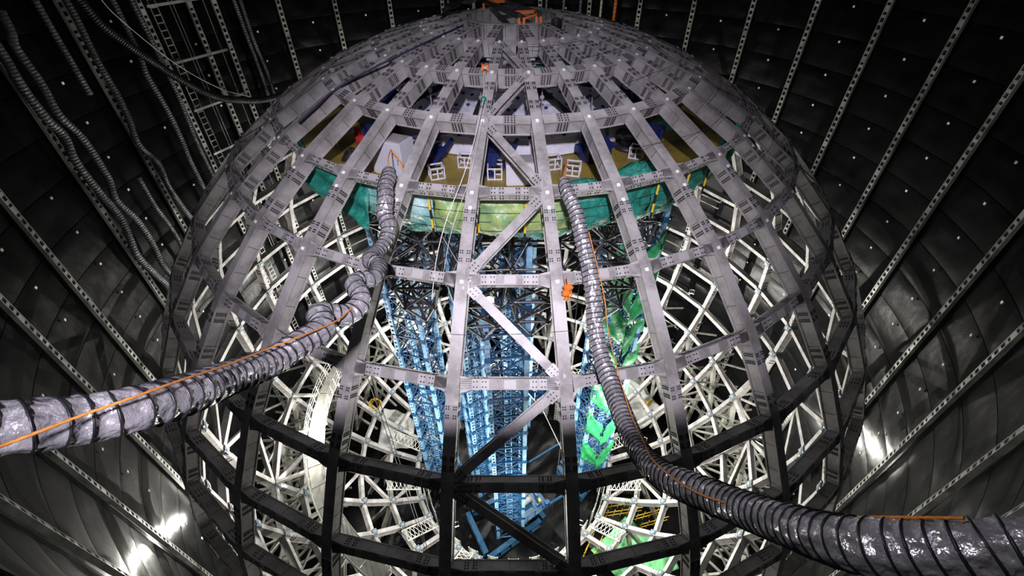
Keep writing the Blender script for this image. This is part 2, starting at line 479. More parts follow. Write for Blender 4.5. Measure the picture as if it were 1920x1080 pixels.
for k in range(30):
    az = 12 * (k + 0.5) + OFF
    rib = put('rib', me_rib, frame, RZ(az))
    front = k <= 9 or k >= 20
    for i in range(len(TH) - 1):
        if i % 2 == 0 and i > 0: continue_ = True
        a, b = TH[i], TH[i + 1]
        Lm = (sph(a, R0) - sph(b, R0)).length
        if i in (0, 1) or i % 2 == 1:
            for f in (0.80 / Lm, 1 - 0.72 / Lm):
                if i <= 9 or f < 0.5:
                    put('splice_plate', me_spl, rib, on_chord(a, b, f))
    for i in range(0, 5):
        put('reflective_target', me_tgt, rib, on_chord(TH[i], TH[i + 1], 0.02))
        if i in (3,):
            put('reflective_target', me_tgt, rib, on_chord(TH[i], TH[i + 1], 0.2 if i == 3 else .62))

# ring beams
def ring_geom(th):
    if th < 25: return 0.36, 0.54
    if th < 35: return 0.27, 0.34
    return 0.32, 0.42
def ring_seg(mb, th, az=0.0):
    w, dep = ring_geom(th); t = R2(th); n = Vector((0, -math.sin(t), math.cos(t))); d = Vector((0, -math.cos(t), -math.sin(t)))
    rr = R0 * math.sin(t)
    hl = rr * math.sin(R2(6)) - 0.205
    if hl < 0.06: hl = 0.06
    c = Vector((0, -rr * math.cos(R2(6)), R0 * math.cos(t))); r3 = Matrix.Rotation(R2(az), 3, 'Z')
    c, n, d, x = r3 @ c, r3 @ n, r3 @ d, r3 @ Vector((1, 0, 0))
    ax = (x, d, n)
    mb.box(c - n * 0.02, (2 * hl, w, 0.04), 0, ax)
    mb.box(c - n * dep / 2, (2 * hl, w * .8, dep - 0.08), 0, ax)
    mb.box(c - n * (dep - 0.02), (2 * hl, w * 0.95, 0.04), 0, ax)
    ns = 3 if hl > 0.8 else 1
    for f in ([-0.62, 0, 0.62] if ns == 3 else [0]):
        for s in (-1, 1):
            mb.box(c + x * (f * hl) - n * dep / 2 + d * s * w * 0.405, (0.014, w * 0.02, dep - 0.08), 2, ax)
    if hl > 0.9:
        for s in (-1, 1):   # widened haunches at the ribs
            p = c + x * s * hl - n * 0.02; q = c + x * s * (hl - 0.34) - n * 0.02
            W = w * 0.5 + 0.09
            mb.hexa([p + d * W + n * .02, p - d * W + n * .02, q - d * w * .5 + n * .02, q + d * w * .5 + n * .02,
                     p + d * W - n * .02, p - d * W - n * .02, q - d * w * .5 - n * .02, q + d * w * .5 - n * .02])
        mb.box(c + n * 0.012 + x * 0.02, (0.34, w * 0.8, 0.03), 1, ax)
        for s in (-1, 1):
            mb.box(c + n * 0.01 + x * s * hl * 0.48, (0.2, w * 0.86, 0.022), 1, ax)
    return hl
me_spr_w = splice_mesh(0.36, 0.54, (-0.15, -0.05, 0.05, 0.15), (-0.15, -0.06, 0.06, 0.15), (-0.15, -0.075, 0, 0.075, 0.15))
me_spr_n = splice_mesh(0.30, 0.40, (-0.075, 0.075), (-0.17, -0.08, 0.08, 0.17), (-0.1, 0.0, 0.1))
me_spr_f = splice_mesh(0.26, 0.33, (-0.07, 0.07), (-0.17, -0.08, 0.08, 0.17), (-0.08, 0.08))
for i, th in enumerate(TH):
    if i >= 10: break
    mb = MB(); hl = ring_seg(mb, th); me = mb.mesh('ring_beam', [M['steel'], M['cover'], M['bolt']])
    w, dep = ring_geom(th)
    for k in range(30):
        o = put('ring_beam', me, frame, RZ(12 * k + OFF))
        if hl < 0.28: continue
        rr = R0 * math.sin(R2(th)); c = T(0, -rr * math.cos(R2(6)), R0 * math.cos(R2(th))) @ Matrix.Rotation(R2(th), 4, 'X')
        sp = me_spr_w if th < 25 else (me_spr_f if th < 35 else me_spr_n)
        if hl > 0.75:
            for s in (-1, 1):
                put('splice_plate', sp, o, c @ T(s * (hl - 0.56), 0, 0) @ RZ(90))
        else:
            put('splice_plate', sp, o, c @ RZ(90))
mb = MB()
for th in TH[10:]:
    for k in range(30): ring_seg(mb, th, 12 * k + OFF)
o = build(mb, 'ring_beams', [M['steel'], M['cover'], M['bolt']], frame); o['kind'] = 'stuff'; o['label'] = 'lower rings of the sphere below its equator'
# round hinge discs at the inner side of the lower nodes
mb = MB()
for th in TH[9:]:
    for k in range(30):
        az = R2(12 * (k + 0.5) + OFF); t = R2(th)
        n = Vector((math.sin(t) * math.sin(az), -math.sin(t) * math.cos(az), math.cos(t)))
        p = n * (R0 - DEP)
        mb.cyl(p, p - n * 0.12, 0.27, 12, 0); mb.cyl(p - n * 0.12, p - n * 0.15, 0.13, 8, 1)
        for s in range(4):
            a = s * PI / 2 + .78; ex = n.cross(Vector((0, 0, 1))).normalized(); ey = n.cross(ex)
            q = p + (ex * math.cos(a) + ey * math.sin(a)) * 0.3
            mb.box(q - n * .06, (0.1, 0.1, 0.12), 1)
o = build(mb, 'hinge_discs', [M['hinge'], M['plate']], frame); o['kind'] = 'stuff'

# apex: fifteen thinner-spaced ribs and the crown ring
THA = 6.0
me_ar = rib_mesh([THA, TH[0]], 0.74, 0.38, 'apex_rib')
for k in range(15):
    o = put('apex_rib', me_ar, frame, RZ(24 * k + 12 + OFF))
    put('splice_plate', me_spl, o, on_chord(THA, TH[0], 0.25)); put('splice_plate', me_spl, o, on_chord(THA, TH[0], 0.72))
mb = MB()
t = R2(THA); n = 60
for (ra, rb, za, zb) in ((2.32, 2.0, 0.0, -0.045), (2.28, 2.04, -0.04, -0.74), (2.32, 2.0, -0.74, -0.79)):
    P = [[((ra if j in (0, 3) else rb) * math.sin(2 * PI * i / n), (ra if j in (0, 3) else rb) * math.cos(2 * PI * i / n), R0 * math.cos(t) + (za if j in (0, 1) else zb)) for j in range(4)] for i in range(n)]
    mb.grid(P, close_u=True, close_v=True)
for i in range(30):
    a = 2 * PI * i / 30
    ax = (Vector((math.cos(a), math.sin(a), 0)), Vector((-math.sin(a), math.cos(a), 0)), Vector((0, 0, 1)))
    mb.box((2.16 * math.cos(a), 2.16 * math.sin(a), R0 * math.cos(t) - .4), (0.26, 0.02, 0.7), 1, ax)
build(mb, 'crown_ring', [M['steel'], M['bolt']], frame)

# zigzag diagonals
def brace_piece(mb, A, B, w, h, n):
    d = (B - A).normalized(); x = d.cross(n).normalized()
    mid = (A + B) / 2; L = (B - A).length
    for s in (-1, 1):
        mb.box(mid + n * s * (h / 2 - 0.012), (w, L, 0.024), 0, (x, d, n))
    mb.box(mid, (0.03, L, h - 0.04), 0, (x, d, n))
    mb.box(mid + n * (h / 2 + .004), (w * 1.02, 0.07, 0.012), 1, (x, d, n))
def gusset(mb, P, d, n):
    x = d.cross(n).normalized()
    mb.box(P + n * 0.0, (0.34, 0.52, 0.03), 0, (x, d, n))
    bolt_group(mb, P + n * .015 + d * 0.1, x, d, n, (-0.07, 0.07), (-0.1, 0, 0.1), 0.024, 0.03, 2)
for base in (0, 6, 12, 18, 24):
    for i in range(len(TH) - 1):
        a, b = TH[i], TH[i + 1]
        tl = (i % 2 == 0)
        def nd(th, s):
            t = R2(th); az = R2(6 * s); return Vector((R0 * math.sin(t) * math.sin(az), -R0 * math.sin(t) * math.cos(az), R0 * math.cos(t)))
        A = nd(a, -1 if tl else 1); B = nd(b, 1 if tl else -1)
        n_ = ((A + B) / 2).normalized(); A = A - n_ * 0.16; B = B - n_ * 0.16
        d = (B - A).normalized()
        s_ = 0.42 if i > 0 else 0.3
        A2, B2 = A + d * s_, B - d * s_
        n_ = (n_ - d * n_.dot(d)).normalized()
        mb = MB(); brace_piece(mb, A2, B2, 0.27, 0.26, n_)
        g = build(mb, 'diagonal_brace', [M['steel'], M['cover']], frame, RZ(12 * base + OFF))
        for P_, d_ in ((A2, d), (B2, -d)):
            mb = MB(); gusset(mb, P_ + n_ * .15, d_, n_); build(mb, 'gusset_plate', [M['plate'], M['plate'], M['bolt']], g)

# raking legs below the equator
mb1 = MB(); mb1.box((0, 0, 0), (0.30, 1, 0.04)); 
def h_strut(mb, A, B, w, h):
    A, B = Vector(A), Vector(B); d = (B - A).normalized()
    z = Vector((0, 0, 1)) if abs(d.z) < .95 else Vector((1, 0, 0))
    x = d.cross(z).normalized(); z = x.cross(d)
    mid = (A + B) / 2; L = (B - A).length
    mb.box(mid + z * h / 2, (w, L, 0.03), 0, (x, d, z)); mb.box(mid - z * h / 2, (w, L, 0.03), 0, (x, d, z)); mb.box(mid, (0.03, L, h), 0, (x, d, z))
def cyl_pt(r, az, z): return Vector((r * math.sin(R2(az)), -r * math.cos(R2(az)), z))
for (th, rf, sp) in ((112, 20.9, 6), (128, 19.2, 6), (144, 15.0, 6)):
    t = R2(th); rn = (R0 - .3) * math.sin(t); zn = (R0 - .3) * math.cos(t)
    mb = MB()
    for s in (-1, 1):
        h_strut(mb, cyl_pt(rn, 0, zn), cyl_pt(rf, sp * s, -21.9), 0.30, 0.30)
    me = mb.mesh('raking_leg', M['wsteel'])
    for k in range(30):
        if th == 144 and k % 2: continue
        o = put('raking_leg', me, frame, RZ(12 * (k + 0.5) + OFF))
mb = MB()
for z, r1 in ((-13.2, 20.3), (-17.0, 20.6)):
    for k in range(30):
        h_strut(mb, cyl_pt(r1, 12 * k + 6, z), cyl_pt(r1, 12 * k + 18, z), 0.24, 0.24)
for k in range(60):
    h_strut(mb, cyl_pt(20.4, 6 * k, -13.2), cyl_pt(20.6, 6 * k + 6, -17.0), 0.16, 0.16)
    h_strut(mb, cyl_pt(20.6, 6 * k + 6, -17.0), cyl_pt(17.0, 6 * k + 3, -21.9), 0.2, 0.2)
o = build(mb, 'leg_bracing', M['wsteel'], frame); o['kind'] = 'stuff'
mb = MB()
for th in (112, 120, 128):
    t = R2(th); rn = (R0 - .35) * math.sin(t); zn = (R0 - .35) * math.cos(t)
    for k in range(30):
        for s in (-1, 1):
            h_strut(mb, cyl_pt(rn, 12 * k + 6, zn), cyl_pt(21.85, 12 * k + 6 + 2.6 * s, zn - 0.9), .13, .13)
            h_strut(mb, cyl_pt(rn, 12 * k + 6, zn), cyl_pt(21.0, 12 * k + 6 + 5.0 * s, zn - 2.6), .11, .11)
o = build(mb, 'wall_struts', M['wsteel'], frame); o['kind'] = 'stuff'
# small lattice props under the lowest ring
mb = MB(); W = 0.42
for sx in (-1, 1):
    for sy in (-1, 1):
        mb.beam((sx * W, -8.9 + sy * .2, -18.6), (sx * W, -8.9 + sy * .2, -21.9), 0.09, 0.09)
for i in range(7):
    z0 = -18.7 - i * 0.45; z1 = z0 - 0.45
    for sy in (-1, 1):
        mb.beam((-W, -8.9 + sy * .2, z0), (W, -8.9 + sy * .2, z1), 0.04, 0.04); mb.beam((W, -8.9 + sy * .2, z0), (-W, -8.9 + sy * .2, z1), 0.04, 0.04)
        mb.beam((-W, -8.9 + sy * .2, z0), (W, -8.9 + sy * .2, z0), 0.04, 0.04)
me = mb.mesh('lattice_prop', M['wsteel'])
for k in range(30): put('lattice_prop', me, frame, RZ(12 * k + OFF))
# inner lattice panels leaning beside the lowest ring
mb = MB()
for s in (-1, 1):
    mb.beam((s * .5, -9.4, -17.9), (s * .5, -12.1, -16.2), .09, .09)
for i in range(8):
    f0, f1 = i / 8, (i + 1) / 8
    p = lambda s, f: (s * .5, -9.4 - 2.7 * f, -17.9 + 1.7 * f)
    mb.beam(p(-1, f0), p(1, f1), .04, .04); mb.beam(p(1, f0), p(-1, f1), .04, .04)
me = mb.mesh('lattice_panel', M['wsteel'])
for k in range(0, 30, 2): put('lattice_panel', me, frame, RZ(12 * k + OFF) @ T(0, 0.0, 0.75))
# ================================================================== WORK PLATFORM
ZP, RP = 16.55, 10.0
plat = thing('work_platform', 'large round olive work platform high inside the sphere, wrapped in green tarpaulins', 'platform', (0, 0, 0))
nb = 17; bw = 2 * RP / nb
for i in range(nb):
    x0 = -RP + i * bw + 0.006; x1 = -RP + (i + 1) * bw - 0.006
    mb = MB(); prof = []
    for s in range(5):
        x = x0 + (x1 - x0) * s / 4; y = math.sqrt(max(0.3, RP * RP - x * x)); prof.append((x, y))
    top = [[(x, -y, ZP), (x, y, ZP)] for x, y in prof]
    mb.grid(top); mb.grid([[(x, y, ZP - 0.08), (x, -y, ZP - 0.08)] for x, y in prof])
    for j in (0, -1):
        x, y = prof[j]; mb.grid([[(x, -y, ZP), (x, -y, ZP - .08)], [(x, y, ZP), (x, y, ZP - .08)]])
    build(mb, 'deck_board', M['olive'], plat)
mb = MB()
for r in (3, 6, 9.8):
    P = [[(r * math.cos(a), r * math.sin(a), ZP - .1), (r * math.cos(a), r * math.sin(a), ZP - .38)] for a in [2 * PI * i / 48 for i in range(48)]]
    mb.grid(P, close_u=True)
for i in range(12):
    a = 2 * PI * i / 12; mb.beam((0, 0, ZP - .24), (9.8 * math.cos(a), 9.8 * math.sin(a), ZP - .24), .15, .28)
build(mb, 'under_frame', M['tube'], plat)
# striped posts and the tarpaulins hung between them
NP = 40
rs = np.random.RandomState(11)
mbp = MB()
for j in range(4): mbp.cyl((0, 0, -j * 0.36), (0, 0, -(j + 1) * 0.36 + 0.0), 0.04, 8, j % 2)
me_post = mbp.mesh('striped_post', [M['yellow'], M['black']])
for i in range(NP):
    az = 360 * i / NP + 2.5; a = R2(az)
    put('striped_post', me_post, plat, T(10.33 * math.sin(a), -10.33 * math.cos(a), ZP + 0.18) @ Matrix.Rotation(R2(rnd.uniform(-2, 2)), 4, 'Y'))
    b = a + 2 * PI / NP
    P = []; k = rs.uniform(0, 6.28, 6)
    for u in range(15):
        row = []; A = a + (b - a) * u / 14
        for v in range(10):
            t = v / 9
            r = 10.06 + 0.14 * math.sin(PI * t) * math.sin(PI * u / 14) * 1.2 + 0.05 * math.sin(9 * t + 3 * u / 14 + k[0]) + 0.045 * math.sin(11 * u / 14 - 6 * t + k[1]) + 0.02 * math.sin(25 * u / 14 + 14 * t + k[2])
            z = ZP + 0.12 - t * (1.25 + 0.08 * math.sin(6 * u / 14 + k[3]))
            row.append((r * math.sin(A), -r * math.cos(A), z))
        P.append(row)
    mb = MB(); mb.grid(P)
    azc = (az + 180 / NP + 180) % 360 - 180
    mt, lab = 'net', None
    if -33 < azc < -14: mt, lab = 'tarp_pale', 'pale blue plastic tarpaulin'
    elif -14 < azc < 12: mt, lab = 'tarp_lime', 'yellow green tarpaulin'
    o = build(mb, 'tarpaulin', M[mt], plat, smooth=True); solid(o, 0.01)
    if lab: o['label'] = lab
# lower teal hem
P = []
for i in range(240):
    A = 2 * PI * i / 240; row = []
    for v in range(4):
        t = v / 3; r = 10.02 + 0.08 * math.sin(A * 37 + 3 * t) + 0.05 * math.sin(A * 91 + 5 * t) - .25 * t
        row.append((r * math.sin(A), -r * math.cos(A), ZP - 1.0 - 0.42 * t - 0.12 * t * math.sin(A * 13)))
    P.append(row)
mb = MB(); mb.grid(P, close_u=True); o = build(mb, 'net_hem', M['net'], plat, smooth=True); o['label'] = 'teal netting hem below the tarpaulins'; solid(o, .01)
# thin hand ropes round the skirt
mb = MB()
for zz in (ZP - .2, ZP - .55, ZP - .9):
    for i in range(80):
        a, b = 2 * PI * i / 80, 2 * PI * (i + 1) / 80
        mb.cyl((10.22 * math.cos(a), 10.22 * math.sin(a), zz), (10.22 * math.cos(b), 10.22 * math.sin(b), zz), 0.012, 4, caps=False)
build(mb, 'guard_line', M['cable'], plat)
# hanging net flaps at the left and right edges
def drape(name, pts4, mt, label, cat, amp=0.12, nu=14, nv=14, seed=0, group=None, freq=1.0):
    rs_ = np.random.RandomState(seed); k = rs_.uniform(0, 6.28, 8); c = [Vector(p) for p in pts4]
    nrm = (c[1] - c[0]).cross(c[3] - c[0]).normalized(); P = []
    for i in range(nu):
        u = i / (nu - 1); row = []
        for j in range(nv):
            v = j / (nv - 1); p = c[0].lerp(c[1], u).lerp(c[3].lerp(c[2], u), v)
            p = p + nrm * amp * (math.sin(5 * freq * u + 3 * v + k[0]) + .6 * math.sin(9 * freq * v - 4 * u + k[1]) + .4 * math.sin(17 * u + 8 * v + k[2]))
            row.append(tuple(p))
        P.append(row)
    mb = MB(); mb.grid(P); o = build(mb, name, mt, smooth=True); solid(o, .012)
    thing('', label, cat, group=group, obj=o); return o
drape('netting', [(-7.6, -7.0, 16.9), (-5.2, -8.9, 16.7), (-5.0, -9.6, 15.3), (-7.9, -7.4, 15.9)], M['net'], 'teal safety netting sagging below the platform beside the left silver duct', 'netting', .16, seed=1)
drape('netting', [(-10.4, -1.6, 17.6), (-10.0, 1.5, 17.7), (-10.3, 1.5, 16.2), (-10.6, -1.8, 16.0)], M['net'], 'teal netting caught at the far left edge of the round platform', 'netting', .16, seed=2)
drape('netting', [(9.2, -4.6, 17.2), (10.3, -1.2, 17.3), (10.5, -1.3, 15.6), (9.4, -4.8, 15.5)], M['net'], 'teal netting hanging at the right edge of the round platform', 'netting', .18, seed=3)
drape('netting', [(8.3, 2.5, 18.4), (9.6, 0.3, 18.2), (10.2, 0.2, 16.6), (8.9, 3.0, 16.6)], M['net'], 'teal netting strung between right hand ribs above the platform', 'netting', .18, seed=4)

# ---------------------------------------------------------------- acrylic cap
cap = thing('acrylic_dome_cap', 'white film covered acrylic dome cap with dark dots in the middle of the platform', 'dome')
RA = 17.75
cap.location = (0, 0, 0.45)
mbd = MB()
rows = [(3.0, 9.0, 14), (9.0, 14.6, 20), (14.6, 21.0, 26)]
for a, b, n in rows:
    for i in range(n):
        g = 0.08 if a > 8 else 0.12
        A0, A1 = 360 * i / n + g * 8 / max(a, 3), 360 * (i + 1) / n - g * 8 / max(a, 3)
        P = []; Q = []
        for u in range(7):
            az = R2(A0 + (A1 - A0) * u / 6); rp = []; rq = []
            for v in range(7):
                t = R2(a + .12 + (b - a - .24) * v / 6)
                w = RA + 0.03 * math.sin(5 * u + 3 * v + i) * (0 if u in (0, 6) or v in (0, 6) else 1)
                rp.append((w * math.sin(t) * math.sin(az), -w * math.sin(t) * math.cos(az), w * math.cos(t)))
                w = RA - .12
                rq.append((w * math.sin(t) * math.sin(az), -w * math.sin(t) * math.cos(az), w * math.cos(t)))
            P.append(rp); Q.append(rq)
        mb = MB(); mb.grid(P); mb.grid([r[::-1] for r in Q])
        for e in (0, -1):
            mb.grid([P[e], Q[e]]); mb.grid([[r[e] for r in P], [r[e] for r in Q]])
        build(mb, 'acrylic_panel', M['acryl'], cap, smooth=False)
        for (fu, fv) in ((.25, .3), (.75, .3), (.5, .75), (.1, .85), (.9, .85)):
            az = R2(A0 + (A1 - A0) * fu); t = R2(a + (b - a) * fv)
            nn = Vector((math.sin(t) * math.sin(az), -math.sin(t) * math.cos(az), math.cos(t)))
            mbd.cyl(nn * (RA - .02), nn * (RA + .05), 0.085, 8)
o = build(mbd, 'fixing_dots', M['dot'], cap); o['kind'] = 'stuff'; o['label'] = 'dark blue fixing dots'
mb = MB()
for i in range(48):
    a0, a1 = 2 * PI * i / 48, 2 * PI * (i + 1) / 48
    r = 6.35; mb.hexa([(rr * math.cos(a), rr * math.sin(a), z) for z in (16.15, 16.85) for rr, a in ((r, a0), (r, a1), (r + .1, a1), (r + .1, a0))])
build(mb, 'rim_film', M['acryl'], cap)
mb = MB()
for i in range(24):
    a0, a1 = 2 * PI * i / 24, 2 * PI * (i + 1) / 24
    mb.hexa([(rr * math.cos(a), rr * math.sin(a), z) for z in (17.6, 18.1) for rr, a in ((.8, a0), (.8, a1), (.93, a1), (.93, a0))])
build(mb, 'neck_ring', M['acryl'], cap)
# dark lifting straps over the dome
for i in range(8):
    mb = MB(); a = R2(45 * i + 22)
    pts = [((RA + .1) * math.sin(R2(t)) * math.cos(a + .5 * R2(t - 4)), (RA + .1) * math.sin(R2(t)) * math.sin(a + .5 * R2(t - 4)), (RA + .1) * math.cos(R2(t))) for t in (4, 7, 10, 13, 16, 19)]
    for p, q in zip(pts[:-1], pts[1:]): mb.beam(p, q, 0.34, 0.1)
    build(mb, 'dark_strap', M['black'], cap)
# suspension rods with nodes between sphere frame and dome
mbh = MB()
mbh.cyl((0, 0, 0), (0, 0, 2.2), .025, 6); mbh.ball((0, 0, 1.1), .1, 0, 8, 5); mbh.cyl((0, 0, .0), (0, 0, .12), .14, 8); mbh.cyl((0, 0, 1.5), (0, 0, 1.75), .06, 8)
me_rod = mbh.mesh('hanger_rod', M['plate'])
for r, n, z0 in ((3.1, 10, 17.95), (5.3, 14, 17.4)):
    for i in range(n):
        a = 2 * PI * (i + .5) / n
        o = put('hanger_rod', me_rod, None, T(r * math.sin(a), -r * math.cos(a), z0))
        thing('', 'thin steel hanger rod over the dome, %s circle, %s anticlockwise from the front' % ('inner' if r < 4 else 'outer', ORD[i]), 'rod', group='hanger rods over the dome', obj=o)

# ---------------------------------------------------------------- things on the platform
def cam_face(x, y): return math.degrees(math.atan2(x, -y))
mbs = MB()
w, d, h = .5, .42, .46
for sx in (-1, 1):
    for sy in (-1, 1): mbs.box((sx * w / 2, sy * d / 2, h / 2), (.045, .045, h))
    for z in (.03, h - .03): mbs.box((sx * w / 2, 0, z), (.045, d, .045))
for sy in (-1, 1):
    for z in (.03, h - .03): mbs.box((0, sy * d / 2, z), (w, .045, .045))
mbs.box((0, -d / 2, h / 2), (.05, .05, h))
me_stool = mbs.mesh('stool_frame', M['white'])
mbn = MB()
mbn.box((0, .5, .45), (1.3, .3, .3)); mbn.box((0, .1, .75), (.75, 1.1, .16)); mbn.box((-.4, .3, .35), (.12, .7, .7)); mbn.box((.4, .3, .35), (.12, .7, .7))
mbn.box((0, -.3, .55), (.5, .34, .4)); mbn.cyl((-.25, .6, .8), (-.25, .6, 1.2), .17, 10); mbn.cyl((.3, .7, .8), (.3, .7, 1.1), .12, 10); mbn.cyl((0, -.5, .8), (0, -.5, .1), .06, 8)
mbn.beam((-.6, .3, .9), (.7, 1.2, 1.0), .1, .1); mbn.box((0, -.5, .05), (.4, .3, .06)); mbn.beam((.5, -.1, .2), (.9, .8, .9), .1, .14)
me_jack = mbn.mesh('jack_body', M['navy'])
mbw = MB(); mbw.cyl((.35, -.15, .62), (.35, -.23, .62), .17, 14); mbw.cyl((-.3, 1.0, .9), (-.3, 1.0, .98), .1, 10)
me_hand = mbw.mesh('hand_wheel', M['plate'])
JN = [(-3.4, -6.9, 0, 'behind the left open stool frame, in front of the white dome'), (3.3, -6.7, 0, 'beside the orange rope, in front of the white dome'), (-.75, -7.35, 0, 'left of the front white cabinet'),
      (5.6, -5.2, 0, 'at the right shoulder of the white dome'), (-5.7, -4.6, 0, 'behind the left white cabinet'), (6.2, -1.5, 0, 'far right of the white dome'), (-6.3, -.9, 0, 'far left of the white dome'), (0, 6.9, 0, 'behind the white dome')]
for x, y, z, wl in JN:
    t_ = thing('jacking_unit', 'navy blue jacking unit %s' % wl, 'machine', (x, y, ZP), R2(cam_face(x, y)))
    put('jack_body', me_jack, t_); put('hand_wheel', me_hand, t_)
ST = [(-2.75, -7.95, 20, 'open white stool frame standing left on the olive deck below the navy machine'), (-1.75, -7.0, -8, 'open white stool frame half hidden by the centre left rib'),
      (2.25, -7.75, -15, 'open white stool frame on the olive deck beside the orange rope'), (1.55, -7.2, 14, 'open white stool frame tucked under the front edge of the dome'),
      (4.9, -6.3, -25, 'open white stool frame right of the dome, upper one'), (-.62, -8.0, 0, 'open white stool frame beside the front white cabinet'), (-4.0, -6.0, 30, 'open white stool frame behind the left white cabinet')]
for x, y, r, lb in ST:
    o = put('stool_frame', me_stool, None, T(x, y, ZP) @ RZ(r)); thing('', lb, 'stool', obj=o)
def cabinet(x, y, rz, w, d, h, label):
    t_ = thing('cabinet', label, 'cabinet', (x, y, ZP), R2(rz))
    mb = MB(); mb.box((0, 0, h / 2 + .04), (w, d, h)); mb.box((0, 0, .03), (w * .94, d * .94, .06)); build(mb, 'body', M['white'], t_)
    mb = MB(); mb.box((0, -d / 2 - .012, h / 2 + .04), (w * .92, .02, h * .92)); dr = build(mb, 'door', M['white'], t_)
    mb = MB(); mb.box((w * .38, -d / 2 - .04, h / 2), (.03, .03, .2)); build(mb, 'handle', M['plate'], dr)
    mb = MB(); mb.box((0, 0, h + .06), (w * .9, d * .8, .05)); build(mb, 'top_tray', M['plate'], t_)
cabinet(-4.35, -7.45, -24, 1.35, .8, 1.25, 'tall white cabinet at the left behind the end of the silver duct')
cabinet(.35, -8.25, 3, 1.15, .8, .75, 'low white cabinet at the front edge between the two centre ribs')
def small(name, mb, mats, label, cat, mat):
    o = build(mb, name, mats, None, mat, True); thing('', label, cat, obj=o); return o
mb = MB(); mb.cyl((0, 0, 0), (0, 0, .12), .55, 20); mb.cyl((0, 0, .12), (0, 0, .5), .3, 20); mb.cyl((0, 0, .5), (0, 0, .62), .55, 20)
small('cable_drum', mb, M['black'], 'black cable drum lying on the olive deck right of the dome', 'drum', T(4.75, -5.35, ZP))
mb = MB(); mb.box((0, 0, .2), (.9, .6, .4)); mb.box((.1, .1, .5), (.5, .4, .2)); mb.cyl((-.3, 0, .4), (-.3, 0, .7), .12, 10)
small('toolbox', mb, M['red'], 'red toolbox near the left edge of the olive deck', 'toolbox', T(-6.1, -4.7, ZP) @ RZ(20))
mb = MB(); mb.box((0, 0, .2), (.6, .5, .4)); mb.box((0, 0, .45), (.3, .5, .1))
small('red_crate', mb, M['red'], 'red crate between the ribs beside the left navy machine', 'crate', T(-4.9, -5.2, ZP) @ RZ(-12))
mb = MB(); mb.box((0, 0, .55), (1.0, .5, .04)); [mb.box((sx * .45, sy * .2, .27), (.04, .04, .54)) for sx in (-1, 1) for sy in (-1, 1)]; mb.box((.1, 0, .66), (.3, .3, .18)); mb.ball((-.25, 0, .66), .12, n=10, rings=6)
small('work_table', mb, M['white'], 'small white work table with tools at the left end of the deck', 'table', T(-6.9, -4.9, ZP) @ RZ(35))
def bundle(x, y, sx, sy, h, mt, label, seed):
    rs_ = np.random.RandomState(seed); k = rs_.uniform(0, 6.28, 6); P = []
    for i in range(9):
        r = i / 8; row = []
        for j in range(20):
            a = 2 * PI * j / 20; q = 1 + .15 * math.sin(3 * a + k[0]) + .08 * math.sin(7 * a + k[1])
            row.append((sx * r * q * math.cos(a), sy * r * q * math.sin(a), .01 + h * math.cos(r * PI / 2) * (1 + .25 * math.sin(5 * a + 6 * r + k[2]))))
        P.append(row)
    mb = MB(); mb.grid(P, close_v=True); o = build(mb, 'tarpaulin_bundle', mt, None, T(x, y, ZP), True); thing('', label, 'tarpaulin', obj=o)
bundle(4.75, -7.9, 1.15, .6, .45, M['net'], 'heap of teal tarpaulin at the front right edge of the deck', 1)
bundle(5.4, -7.3, .5, .35, .4, M['navy'], 'dark blue folded sheet lying on the teal tarpaulin heap', 2)
bundle(2.6, -8.7, 1.0, .5, .2, M['net'], 'flat teal net folded beside the right silver duct end', 3)
bundle(7.0, -3.0, .9, .6, .3, M['net'], 'dark teal net pile at the far right of the deck', 4)
bundle(-6.3, -6.2, .5, .4, .35, M['black'], 'black bag slumped at the left edge of the deck', 5)
bundle(3.4, -7.7, .22, .12, .05, M['white'], 'crumpled white paper on the olive deck', 6)

# ================================================================== SPACE TRUSS under the platform
tr = thing('space_truss', 'dark tubular space truss with black ball nodes carrying the round platform', 'truss')
layers = []
pt_ = 2.1
def disc(z, R, ox, oy):
    out = []
    for i in range(-7, 8):
        for j in range(-7, 8):
            x, y = (i + ox) * pt_, (j + oy) * pt_
            if x * x + y * y < R * R: out.append(Vector((x, y, z)))
    return out
L0 = disc(15.7, 9.9, 0, 0); L1 = disc(14.1, 9.4, .5, .5); L2 = disc(12.6, 8.7, 0, 0)
nodes = L0 + L1 + L2
pairs = set()
for i in range(len(nodes)):
    for j in range(i + 1, len(nodes)):
        d = (nodes[i] - nodes[j]).length
        dz = abs(nodes[i].z - nodes[j].z)
        if (dz < .1 and d < pt_ * 1.05) or (1 < dz < 2 and d < 2.3): pairs.add((i, j))
# tapering clusters that drop below the truss
n0 = len(nodes)
pend = []
for cx, cy in ((-1.6, -6.3), (1.0, -6.0), (-4.9, -4.9), (4.9, -4.9), (-6.6, -1.2), (6.6, -1.0)):
    lev = []
    for l, (z, w) in enumerate(((11.2, 1.3), (9.6, 1.1), (8.0, .8), (6.2, .0))):
        if w > 0: ring = [Vector((cx + sx * w, cy + sy * w, z)) for sx, sy in ((-1, -1), (1, -1), (1, 1), (-1, 1))]
        else: ring = [Vector((cx, cy, z))]
        lev.append(ring)
    base = len(nodes); flat = [p for r in lev for p in r]; nodes += flat
    for i in range(len(flat)):
        for j in range(i + 1, len(flat)):
            if (flat[i] - flat[j]).length < 3.1 and not (flat[i].z == flat[j].z and (flat[i] - flat[j]).length > 2.9): pairs.add((base + i, base + j))
        if i < 4:
            ds = sorted(range(len(L0) + len(L1), len(L0) + len(L1) + len(L2)), key=lambda q: (nodes[q] - flat[i]).length)[:3]
            for q in ds: pairs.add((q, base + i))
mbu = MB(); mbu.cyl((0, 0, -.5), (0, 0, .5), 1.0, 6, caps=False); me_unit = mbu.mesh('truss_tube', M['tube'], True)
